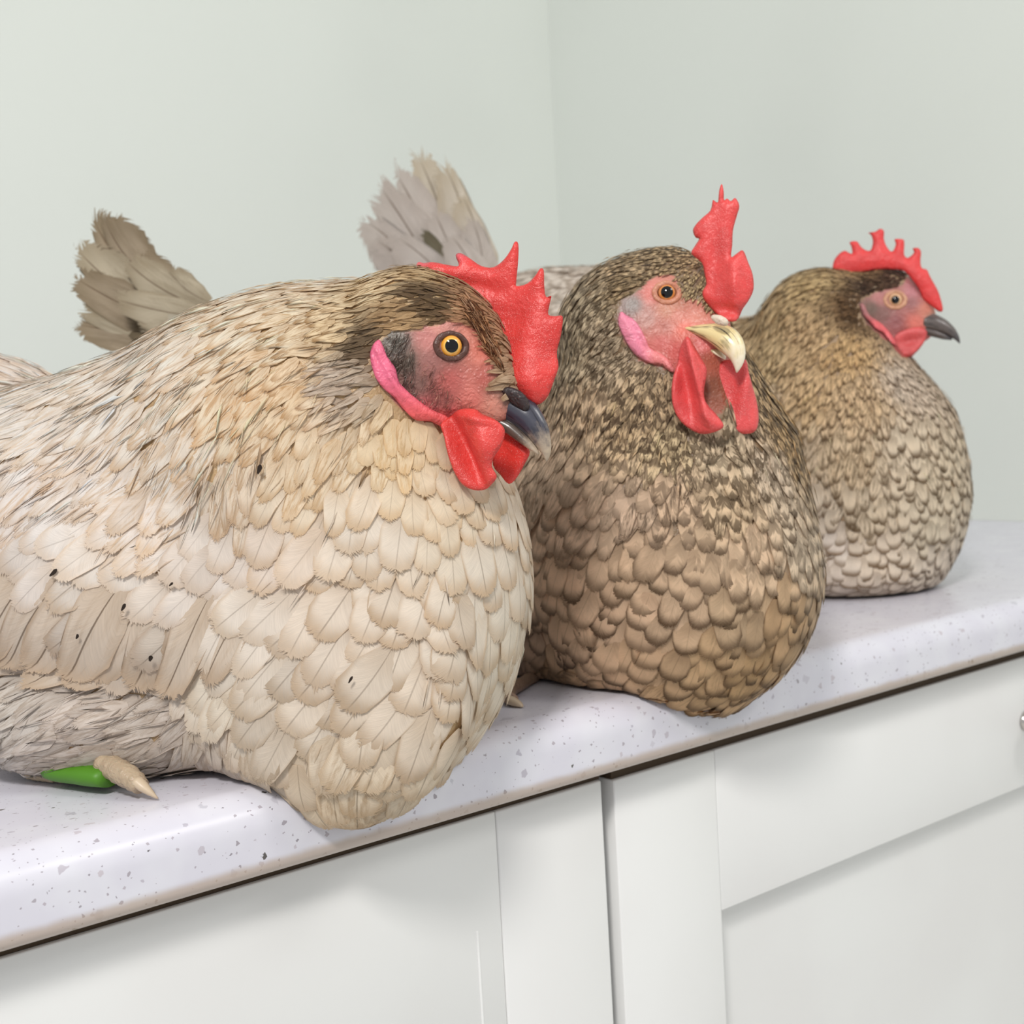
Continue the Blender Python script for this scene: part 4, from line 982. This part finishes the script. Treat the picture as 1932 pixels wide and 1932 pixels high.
ctrl2 = [(1270, 480, -0.9, 0.1, 6.84, 2.39, 0.038, 0.5, 0.088, (224, 195, 153), (73, 59, 40), .6, .75, .0), (1200, 500, -1, 0.25, 10.3, 2.86, 0.032, 0.5, 0.088, (237, 207, 165), (77, 61, 42), .6, .8, .0),
         (1320, 530, -0.2, 0.5, 5.13, 1.75, 0.063, 0.5, 0.077, (243, 216, 167), (84, 66, 46), .5, .6, .0), (1300, 500, -0.4, 0.3, 5.13, 1.91, 0.063, 0.5, 0.077, (243, 209, 162), (84, 66, 46), .5, .7, .0),
         (1120, 560, -0.85, 0.55, 15.2, 5.38, 0.032, 0.5, 0.077, SPC, SPD, .6, .85, .0), (1180, 540, -0.95, 0.3, 9.4, 2.7, 0.032, 0.5, 0.077, (192, 165, 127), (73, 59, 40), .6, .7, .0),
         (1090, 650, -0.5, 0.85, 17.1, 5.84, 0.032, 0.5, 0.077, SPC, SPD, .6, .85, .0), (1150, 640, -0.75, 0.6, 10.3, 3.18, 0.032, 0.5, 0.077, (230, 208, 177), SPD, .6, .8, .0),
         (1100, 760, -0.25, 0.95, 20, 7.59, 0.042, 0.4, 0.077, (242, 212, 176), (88, 70, 53), .6, .8, .0), (1200, 780, -0.15, 0.97, 17, 6.95, 0.042, 0.4, 0.083, (242, 211, 168), (80, 63, 48), .6, .85, .0),
         (1260, 830, -0.05, 1, 15, 6.95, 0.042, 0.4, 0.077, (243, 218, 174), (84, 66, 48), .6, .8, .0), (1040, 860, -0.5, 0.85, 22, 10.1, 0.05, 0.4, 0.055, (231, 203, 175), (108, 90, 71), .5, .3, .1),
         (1460, 740, 0.3, 0.95, 15.2, 5.26, 0.032, 0.5, 0.077, (224, 188, 136), (73, 55, 35), .6, .8, .0), (1480, 830, 0.15, 1, 15.2, 5.84, 0.032, 0.5, 0.077, (216, 180, 132), (69, 52, 31), .6, .8, .0),
         (1350, 830, 0, 1, 17, 8.05, 0.07, 0.3, 0.077, (243, 219, 185), (85, 69, 50), .6, .7, .0), (1450, 870, 0.2, 1, 19, 9.2, 0.07, 0.3, 0.083, (243, 219, 191), (91, 73, 53), .6, .75, .0),
         (1370, 920, 0.05, 1, 21, 10.3, 0.063, 0.3, 0.077, (243, 213, 175), (91, 73, 53), .6, .7, .0), (1270, 920, -0.1, 1, 21, 10.3, 0.063, 0.3, 0.066, (237, 205, 172), (92, 74, 58), .6, .55, .0),
         (1500, 1000, 0.12, 1, 22, 11.5, 0.063, 0.2, 0.077, (242, 219, 190), (82, 63, 45), .7, .5, .0), (1420, 1020, 0.05, 1, 24, 12.6, 0.056, 0.2, 0.072, (243, 211, 177), (88, 68, 49), .7, .4, .0),
         (1330, 1030, -0.05, 1, 24, 14.6, 0.06, 0.02, 0.061, (218, 188, 156), (91, 70, 53), .8, .25, .0), (1200, 930, -0.3, 0.95, 22, 11.5, 0.077, 0.3, 0.055, (226, 197, 170), (97, 80, 63), .6, .3, .0),
         (1080, 960, -0.5, 0.85, 24, 15.9, 0.09, 0.02, 0.044, (231, 200, 172), (103, 83, 64), .7, .1, .1), (1230, 1030, -0.3, 0.95, 24, 15.9, 0.068, 0.02, 0.055, (216, 185, 154), (92, 73, 53), .8, .2, .1),
         (1060, 1060, -0.6, 0.8, 27, 19.5, 0.075, 0.02, 0.033, (231, 197, 166), (100, 78, 57), .9, .05, .3), (1180, 1120, -0.5, 0.85, 27, 19.5, 0.068, 0.02, 0.033, (224, 190, 159), (92, 70, 51), .9, .05, .4),
         (1290, 1120, -0.2, 0.98, 25, 17.1, 0.068, 0.02, 0.044, (216, 185, 154), (91, 69, 49), .9, .1, .2), (1400, 1120, 0, 1, 24, 15.9, 0.068, 0.02, 0.050, (210, 180, 146), (85, 63, 42), .8, .1, .2),
         (1490, 1130, 0, 1, 24, 14.6, 0.06, 0.02, 0.055, (204, 168, 128), (80, 59, 36), .8, .1, .1), (1080, 1180, -0.6, 0.78, 27, 19.5, 0.075, 0.02, 0.033, (220, 185, 153), (94, 70, 49), .9, .0, .4),
         (1230, 1230, -0.4, 0.9, 26, 19.5, 0.068, 0.02, 0.033, (216, 180, 145), (91, 68, 45), .9, .0, .4), (1350, 1220, -0.15, 1, 24, 17.1, 0.075, 0.02, 0.039, (214, 178, 137), (90, 66, 42), .8, .0, .3),
         (1100, 1280, -0.6, 0.75, 25, 17.1, 0.09, 0.02, 0.033, (216, 179, 140), (94, 70, 48), .8, .0, .3), (1270, 1320, -0.5, 0.8, 24, 15.9, 0.09, 0.02, 0.033, (226, 186, 142), (101, 75, 49), .8, .0, .3),
         (1420, 1250, -0.1, 1, 22, 14.6, 0.075, 0.02, 0.044, (198, 162, 119), (84, 60, 39), .8, .0, .2), (980, 1200, -0.7, 0.7, 26, 15.9, 0.1, 0.02, 0.033, (204, 173, 148), (94, 74, 56), .7, .0, .2),
         (980, 1290, -0.5, 0.8, 22, 11.3, 0.059, 0.4, 0.033, (192, 163, 143), (94, 77, 63), .5, .0, .1), (800, 800, -0.9, 0.3, 32, 18.3, 0.075, 0.02, 0.033, (216, 189, 165), (105, 88, 68), .8, .0, .3),
         (450, 600, -0.9, -0.3, 26, 15.9, 0.12, 0.02, 0.039, (224, 199, 175), (114, 96, 78), .7, .0, .3), (600, 640, -0.95, -0.1, 28, 15.9, 0.09, 0.02, 0.033, (226, 199, 175), (112, 93, 73), .7, .0, .3),
         (380, 720, -0.7, 0.3, 26, 17.1, 0.14, 0.02, 0.039, (208, 187, 160), (103, 89, 69), .7, .0, .3)]
O2 = WP(1300, 590, .838)
h2 = make_hen('speckled grey-brown hen with yellow beak, sitting in the middle', prims2, [B1], ctrl2, face2, fcol2, (132, 110, 84), O2, 45, 110000, 0.42, (9, 8), (5, 6), (5000, 13, 0.28))
R2 = h2.root; B2 = h2.B
comb2 = K2([(1310, 1045), (1345, 970), (1392, 905), (1428, 822), (1422, 722), (1392, 640), (1356, 556), (1312, 580), (1276, 602), (1282, 520), (1286, 420), (1312, 320), (1330, 250), (1302, 194), (1272, 216), (1246, 198), (1224, 206), (1222, 150), (1208, 97), (1190, 145),
            (1182, 220), (1162, 216), (1146, 212), (1130, 280), (1076, 330), (1030, 378), (1010, 420), (1028, 466), (1052, 478), (1020, 530), (1000, 580), (1070, 640), (1090, 720), (1100, 790), (1075, 840), (1090, 900), (1160, 980), (1240, 1040)])
V, F, X, d = sheet(comb2, 4.0, 0.0029, plane_place(WP(1375, 540, .806), unit(CR*.30+CF*.95), [(1350, 500, 14, 120, 8, -3.5), (1388, 540, 16, 50, 0, 5), (1345, 560, 16, 50, 10, 2), (1360, 440, 12, 70, 10, 2.2), (1385, 588, 45, 10, 12, -3), (1375, 610, 40, 9, 15, 3)]), 0.16)
flesh_obj('comb', V, F, (220, 72, 70), R2, M_COMB)['label'] = 'twisted red comb folded over to one side'
wat2 = K2([(918, 1225), (948, 1170), (985, 1152), (1022, 1210), (1070, 1300), (1106, 1375), (1096, 1500), (1108, 1600), (1180, 1690), (1224, 1762), (1172, 1802), (1080, 1818), (1000, 1792), (918, 1722), (878, 1620), (866, 1500), (880, 1410), (900, 1340), (906, 1280)])
V, F, X, d = sheet(wat2, 3.6, 0.0028, plane_place(WP(1310, 740, .792), unit(CR*.35+CF*.94), [(1318, 710, 8, 80, -14, 6.5), (1296, 735, 14, 75, -12, -6), (1342, 790, 12, 22, -40, 4), (1274, 740, 8, 70, 5, 3)]), 0.2)
flesh_obj('wattle', V, F, (222, 80, 80), R2, M_COMB)
wat2b = K2([(1210, 1320), (1300, 1300), (1370, 1310), (1388, 1400), (1440, 1560), (1462, 1700), (1442, 1792), (1380, 1818), (1300, 1802), (1258, 1752), (1218, 1640), (1182, 1500), (1176, 1400)])
V, F, X, d = sheet(wat2b, 3.6, 0.0028, plane_place(WP(1395, 750, .807), unit(-CR*.10+CF*.99), [(1368, 730, 20, 70, -14, -4), (1402, 740, 12, 90, 10, 3), (1416, 790, 14, 40, 0, 2)]), 0.2)
flesh_obj('wattle', V, F, (222, 82, 82), R2, M_COMB)
lobe2 = K2([(520, 985), (562, 1008), (602, 1032), (642, 1080), (690, 1170), (712, 1222), (782, 1262), (850, 1312), (892, 1384), (858, 1392), (800, 1348), (720, 1338), (640, 1292), (580, 1222), (528, 1132), (502, 1050)])
def lobe2_col(X, c):
    k = np.clip((X[:, 0]-(1030+640/3.644))/30, 0, 1)[:, None]; return c*(1-k)+lin((232, 136, 136))*k
V, F, X, d = sheet(lobe2, 3.4, 0.0026, surf_place(B2, 0.002, humps=[(1208, 640, 4, 40, -28, -1.6), (1190, 640, 9, 30, -25, .8)]), 0.25)
flesh_obj('ear_lobe', V, F, (232, 138, 162), R2, M_SKIN, lobe2_col, X)['label'] = 'smooth bright pink ear lobe'
flesh_obj('ear_lobe', reflect(V, O2, h2.N), F, (232, 138, 162), R2, M_SKIN, lobe2_col, X)
eye_parts(R2, B2, 1258, 553, .0064, (.0036, .0051), iris_material('iris_amber', (216, 140, 60), (206, 128, 62), (120, 70, 44), 3.6, 5.0), (196, 132, 104), O2, h2.N, 1.6, .0012, 0.5)
BK2 = beak_material('beak_cream', (226, 206, 150), (240, 228, 204), (70, 58, 44))
OB2 = WP(1370, 640, .799)
beak(R2, [(1304, 620, 5.5), (1329, 624.5, 13), (1351, 629, 20), (1370, 638, 25), (1384, 653, 24), (1392, 670, 17), (1393.5, 686, 10), (1390, 703, 1.0)], [8.0, 9.0, 9.0, 8.2, 7.0, 5.4, 3.4, .6], 'upper_beak', BK2, OB2, h2.N, CU)['label'] = 'cream yellow beak with dark streaks'
beak(R2, [(1322, 648, 8), (1340, 655, 8), (1354, 664, 6), (1364, 673, 3), (1368, 678, 1)], [7.0, 6.4, 5.2, 3.4, .6], 'lower_beak', BK2, WP(1370, 640, .803), h2.N, CU)
nos2 = K2([(1135, 1005), (1195, 1000), (1252, 1036), (1240, 1075), (1175, 1062)])
V, F, X, d = sheet(nos2, 3.0, 0.0022, plane_place(WP(1358, 606, .7885), unit(h2.N+.3*CU), ()), 0.3)
flesh_obj('nostril', V, F, (222, 206, 186), R2, M_SKIN)
toe(h2, [(1060, 1255, .925), (1010, 1278, .885), (958, 1305, .835), (950, 1315, .820), (966, 1321, .808)], [6, 5.5, 5, 5, 4.2], [(962, 1321, .8075), (974, 1326, .8045), (983, 1331, .8025), (986, 1337, .801)], [3.6, 3.2, 2.4, .8], (150, 124, 104))
tail2 = bpy.data.objects.new('tail', None); COL.objects.link(tail2); tail2.parent = R2; tail2['_done'] = 1
G1, G2 = ((166, 150, 128), (108, 92, 66)), ((186, 174, 152), (128, 112, 86))
rt = np.random.default_rng(3); extra2 = []
for k in range(40):
    a = math.radians(rt.uniform(140, 240)); x0, y0 = rt.uniform(330, 425), rt.uniform(575, 660); ln = rt.uniform(55, 120)*(1.15 if k < 20 else .8)
    d0 = 1.072-.0009*k; cc = [(176, 162, 140), (150, 134, 112), (134, 118, 94), (190, 180, 160)][k % 4]
    extra2.append((x0, y0, d0, x0+ln*math.cos(a)*1.1, y0-ln*math.sin(a), d0+.008, rt.uniform(15, 24), rt.uniform(-2, 6), rt.uniform(-20, 15), cc, tuple(int(q*.68) for q in cc)))
tail_feathers(tail2, extra2, None)
tail_feathers(tail2, TW(1.25)([(330, 575, 1.085, 150, 425, 1.10, 30, 6, 0, *G1), (345, 560, 1.08, 190, 408, 1.10, 26, 10, 8, *G1), (340, 600, 1.075, 128, 475, 1.09, 30, 6, -6, *G2), (345, 620, 1.07, 132, 520, 1.08, 30, 4, -10, *G1), (350, 635, 1.065, 145, 575, 1.075, 30, 2, -14, *G2),
                      (350, 650, 1.06, 140, 610, 1.07, 30, 0, -18, *G1), (360, 660, 1.06, 165, 645, 1.065, 28, -3, -20, *G2), (370, 690, 1.055, 190, 690, 1.065, 30, -4, -20, *G1), (370, 560, 1.085, 215, 420, 1.105, 20, 12, 12, *G1), (385, 580, 1.06, 240, 480, 1.065, 24, 6, 5, *G2),
                      (390, 600, 1.05, 215, 560, 1.055, 24, 3, -6, *G2), (400, 620, 1.045, 250, 600, 1.05, 26, 2, -10, *G2), (410, 640, 1.04, 265, 640, 1.045, 26, 0, -15, *G1), (380, 560, 1.07, 270, 470, 1.075, 18, 8, 10, *G1), (395, 570, 1.06, 320, 505, 1.065, 18, 4, 5, *G2)]), None)
local(h2)
for c in tail2.children: c.location = tuple(-h2.cen)

# ---------------------------------------------------------------- hen 3 (far): scaly pale breast, brown hackle
prims3 = [E(1610, 930, 1.215, 210, 240, 95, 0, 20), E(1400, 850, 1.29, 270, 245, 90, 0, 20), E(1150, 715, 1.38, 250, 205, 75, -10, 15), E(1000, 640, 1.42, 170, 120, 60, -20, 15),
          C((1568, 800, 1.222, 198), (1548, 622, 1.215, 113), .035), E(1600, 1075, 1.20, 150, 60, 75, 0, 10, .02),
          E(1668, 572, 1.20, 86, 66, 17, 22, 10, .014), E(1716, 606, 1.194, 50, 42, 11.5, 24, 10, .012)]
K3 = crop(1540, 420, 6.662)
face3 = K3([(540, 1010), (600, 950), (740, 880), (900, 830), (1090, 780), (1130, 700), (1200, 640), (1340, 800), (1440, 1000), (1600, 1100), (1900, 1200), (1900, 1600), (1400, 1500), (1350, 1560), (1180, 1700), (1050, 1680), (960, 1540), (820, 1440), (640, 1280), (560, 1160)])
fcol3 = [(p[0], p[1], c) for p, c in [(K3([(1000, 900)])[0], (190, 130, 116)), (K3([(800, 950)])[0], (182, 120, 116)), (K3([(700, 1080)])[0], (116, 96, 86)), (K3([(850, 1150)])[0], (136, 98, 92)), (K3([(1000, 1250)])[0], (160, 100, 100)), (K3([(1200, 1000)])[0], (150, 96, 94)),
          (K3([(1200, 870)])[0], (186, 122, 126)), (K3([(1280, 800)])[0], (150, 84, 84)), (K3([(1250, 1250)])[0], (220, 120, 106)), (K3([(1380, 1100)])[0], (208, 130, 110)), (K3([(1100, 1450)])[0], (140, 54, 50)), (K3([(1300, 1400)])[0], (196, 80, 74)), (K3([(900, 1400)])[0], (160, 92, 90)), (K3([(1450, 1180)])[0], (170, 120, 100))]]
HK, HK2 = ((226, 195, 150), (103, 81, 49)), ((234, 200, 155), (109, 84, 55))
ctrl3 = [(1660, 500, -0.95, 0.15, 9.5, 4.39, 0.044, 0.55, .08, (155, 122, 87), (54, 39, 28), .7, .0, .0), (1600, 515, -1, 0.2, 13.3, 5.13, 0.037, 0.55, .07, (206, 172, 124), (76, 56, 34), .8, .0, .0), (1690, 520, -0.9, 0.3, 7.6, 3.67, 0.052, 0.55, .08, (101, 74, 59), (37, 26, 23), .7, .0, .0), (1640, 545, -1, 0.25, 8.55, 3.91, 0.044, 0.55, .08, (87, 64, 48), (35, 26, 19), .7, .0, .0),
         (1610, 580, -0.9, 0.5, 9.5, 4.39, 0.044, 0.55, .08, (116, 87, 59), (47, 34, 23), .7, .0, .0), (1540, 525, -0.95, 0.3, 17.1, 6.11, 0.037, 0.55, .06, (228, 197, 145), (87, 66, 39), .9, .0, .0), (1460, 570, -0.85, 0.55, 20.9, 7.34, 0.037, 0.55, .06, *HK, .9, .0, .0), (1540, 620, -0.6, 0.8, 17.1, 6.73, 0.037, 0.55, .06, *HK2, .95, .0, .0),
         (1600, 660, -0.25, 0.97, 14.25, 6.11, 0.037, 0.55, .06, (243, 203, 149), (92, 68, 41), .95, .0, .0), (1450, 680, -0.5, 0.85, 20.9, 7.93, 0.037, 0.55, .06, (240, 209, 162), (99, 77, 49), .9, .0, .0), (1530, 740, -0.3, 0.95, 19, 7.93, 0.037, 0.55, .06, (243, 208, 161), (100, 76, 49), .95, .0, .0), (1620, 750, -0.05, 1, 17.1, 7.93, 0.037, 0.55, .06, (243, 210, 168), (99, 76, 52), .95, .0, .0),
         (1700, 720, 0.3, 0.95, 13.3, 7.34, 0.037, 0.5, .07, (243, 222, 199), (100, 80, 61), .9, .0, .0), (1500, 850, -0.2, 0.98, 22.8, 10.9, 0.033, 0.5, .05, (243, 220, 190), (116, 94, 69), .9, .0, .1), (1600, 850, -0.05, 1, 22.8, 11.6, 0.033, 0.5, .05, (243, 217, 181), (108, 85, 59), .95, .0, .1), (1700, 830, 0.15, 1, 22, 13.2, 0.039, 0.4, .05, (243, 224, 197), (107, 85, 61), .95, .0, .1),
         (1770, 880, 0.25, 0.97, 20, 11.5, 0.056, 0.3, .05, (243, 224, 196), (103, 84, 61), .95, .0, .1), (1540, 940, -0.1, 1, 25, 14.5, 0.039, 0.4, .05, (242, 225, 201), (119, 96, 76), .9, .0, .1), (1640, 950, 0, 1, 24, 12.6, 0.056, 0.35, .05, (242, 222, 193), (109, 87, 61), .95, .0, .1), (1750, 980, 0.1, 1, 21, 12.6, 0.049, 0.25, .05, (243, 227, 201), (107, 87, 64), .95, .0, .1),
         (1560, 1020, -0.15, 1, 22, 15.9, 0.052, 0.02, .04, (243, 229, 215), (136, 112, 88), .9, .0, .1), (1660, 1030, 0, 1, 20, 14.6, 0.052, 0.02, .04, (243, 225, 203), (123, 99, 74), .95, .0, .1), (1760, 1050, 0, 1, 19, 12.6, 0.049, 0.1, .05, (242, 226, 206), (108, 88, 71), .95, .0, .1), (1560, 1100, -0.3, 0.95, 20, 15.9, 0.06, 0.02, .04, (243, 227, 210), (142, 118, 92), .8, .0, .1),
         (1680, 1090, -0.1, 1, 18, 12.6, 0.056, 0.1, .04, (242, 225, 205), (125, 101, 79), .9, .0, .1), (1440, 780, -0.5, 0.85, 26, 13.2, 0.049, 0.4, .05, (243, 220, 193), (119, 99, 76), .8, .0, .1), (1200, 600, -0.95, 0.2, 30, 17.1, 0.075, 0.02, .05, (243, 229, 215), (151, 134, 112), .7, .0, .2), (1040, 540, -0.95, 0, 28, 15.9, 0.059, 0.4, .05, (243, 231, 217), (155, 135, 116), .7, .0, .2)]
O3 = WP(1700, 580, 1.198)
h3 = make_hen('brown-necked hen with pale scaly breast, farthest back at the end of the row', prims3, [B1, B2], ctrl3, face3, fcol3, (160, 134, 104), O3, 12, 90000, 0.42, (9, 8), (5, 6), (3000, 13, .3))
R3 = h3.root; B3 = h3.B
comb3 = K3([(213, 600), (222, 480), (290, 390), (360, 353), (412, 380), (452, 386), (440, 300), (418, 250), (470, 232), (522, 244), (560, 300), (622, 346), (684, 346), (712, 240), (690, 160), (656, 128), (742, 114), (802, 76), (852, 108), (850, 200), (880, 290), (930, 357), (968, 352), (1000, 270), (986, 208), (1092, 212), (1108, 270), (1105, 400), (1142, 442), (1190, 420), (1230, 370), (1212, 325), (1282, 318),
            (1318, 370), (1310, 480), (1326, 570), (1392, 594), (1432, 680), (1522, 840), (1562, 950), (1594, 1095), (1540, 1120), (1440, 1040), (1340, 960), (1290, 840), (1150, 660), (1050, 600), (800, 590), (550, 630), (320, 650)])
V, F, X, d = sheet(comb3, 3.0, 0.0030, plane_place(WP(1680, 500, 1.19), h3.N, [(1720, 520, 40, 20, 40, 2.0), (1640, 490, 40, 16, 0, 1.5)]), 0.14)
flesh_obj('comb', V, F, (224, 60, 60), R3, M_COMB)['label'] = 'upright red comb with blunt points'
wat3 = K3([(960, 1500), (1000, 1620), (1075, 1695), (1185, 1684), (1272, 1602), (1352, 1512), (1396, 1380), (1330, 1320), (1200, 1310), (1050, 1360), (965, 1430)])
V, F, X, d = sheet(wat3, 2.6, 0.0030, plane_place(WP(1720, 650, 1.183), h3.N, [(1718, 643, 22, 9, -12, -3.5), (1715, 668, 28, 8, -20, 2)]), 0.25)
flesh_obj('wattle', V, F, (212, 84, 84), R3, M_COMB)
flesh_obj('wattle', reflect(V, O3, h3.N), F, (212, 84, 84), R3, M_COMB)
lobe3 = K3([(535, 1030), (592, 1050), (640, 1160), (722, 1222), (822, 1302), (902, 1392), (962, 1490), (985, 1562), (922, 1522), (830, 1402), (740, 1352), (640, 1242), (570, 1152)])
def lobe3_col(X, c):
    k = np.clip((X[:, 1]-592)/22, 0, 1)[:, None]; return lin((176, 116, 116))*(1-k)+c*k
V, F, X, d = sheet(lobe3, 2.4, 0.0026, surf_place(B3, 0.0018), 0.3)
flesh_obj('ear_lobe', V, F, (228, 104, 108), R3, M_SKIN, lobe3_col, X)
flesh_obj('ear_lobe', reflect(V, O3, h3.N), F, (228, 104, 108), R3, M_SKIN, lobe3_col, X)
eye_parts(R3, B3, 1689, 566, .0068, (.0034, .0060), iris_material('iris_buff', (206, 160, 118), (214, 170, 130), (150, 100, 76), 3.4, 6.0), (204, 152, 120), O3, h3.N, 1.7, .0006, 0.6)
BK3 = beak_material('beak_dark', (92, 82, 78), (70, 66, 68), (54, 48, 46))
OB3 = WP(1770, 620, 1.185)
beak(R3, [(1742, 606, 17), (1762, 609, 16.5), (1780, 616, 13.5), (1795, 626, 9.5), (1806, 638, 5), (1811, 648, .8)], [7.4, 7, 5.8, 4.2, 2.2, .4], 'upper_beak', BK3, OB3, h3.N, CU)['label'] = 'dark grey beak with brown base'
beak(R3, [(1740, 622, 8), (1762, 628, 8), (1782, 635, 6), (1796, 640, 2)], [6, 5.4, 3.8, 1], 'lower_beak', BK3, OB3, h3.N, CU)
tail3 = bpy.data.objects.new('tail', None); COL.objects.link(tail3); tail3.parent = R3; tail3['_done'] = 1
W1, W2, W3 = ((200, 190, 182), (168, 156, 146)), ((208, 198, 184), (164, 146, 116)), ((120, 112, 92), (80, 74, 54))
tail_feathers(tail3, TW(1.6)([(895, 560, 1.44, 835, 300, 1.47, 24, -10, -6, *W2), (880, 560, 1.445, 775, 288, 1.48, 30, -6, 0, *W2), (870, 570, 1.44, 735, 318, 1.47, 34, -4, 4, *W1), (855, 580, 1.435, 705, 348, 1.46, 34, -4, 8, *W1), (845, 590, 1.43, 697, 395, 1.455, 30, -6, 12, *W1), (835, 600, 1.425, 712, 440, 1.44, 30, -8, 14, *W1), (905, 545, 1.43, 870, 360, 1.45, 22, -10, -12, *W2), (900, 560, 1.42, 880, 410, 1.435, 22, -10, -16, *W1),
                      (880, 560, 1.42, 800, 400, 1.432, 26, -5, -4, *W1), (865, 575, 1.418, 760, 430, 1.428, 26, -5, 4, *W1), (875, 540, 1.4215, 790, 430, 1.4290, 11, -4, 0, *W3), (905, 560, 1.41, 850, 440, 1.418, 24, -6, -8, *W1)]), None)
local(h3)
for c in tail3.children: c.location = tuple(-h3.cen)

hens = [h1, h2, h3]
for h in hens:
    plumage(h); print('feathers', h.nf, round(time.time()-T0, 1))
for h in hens: finish_plumage(h, [x.B for x in hens])
for o in bpy.data.objects:
    if '_done' in o: del o['_done']
print('script time', round(time.time()-T0, 1))
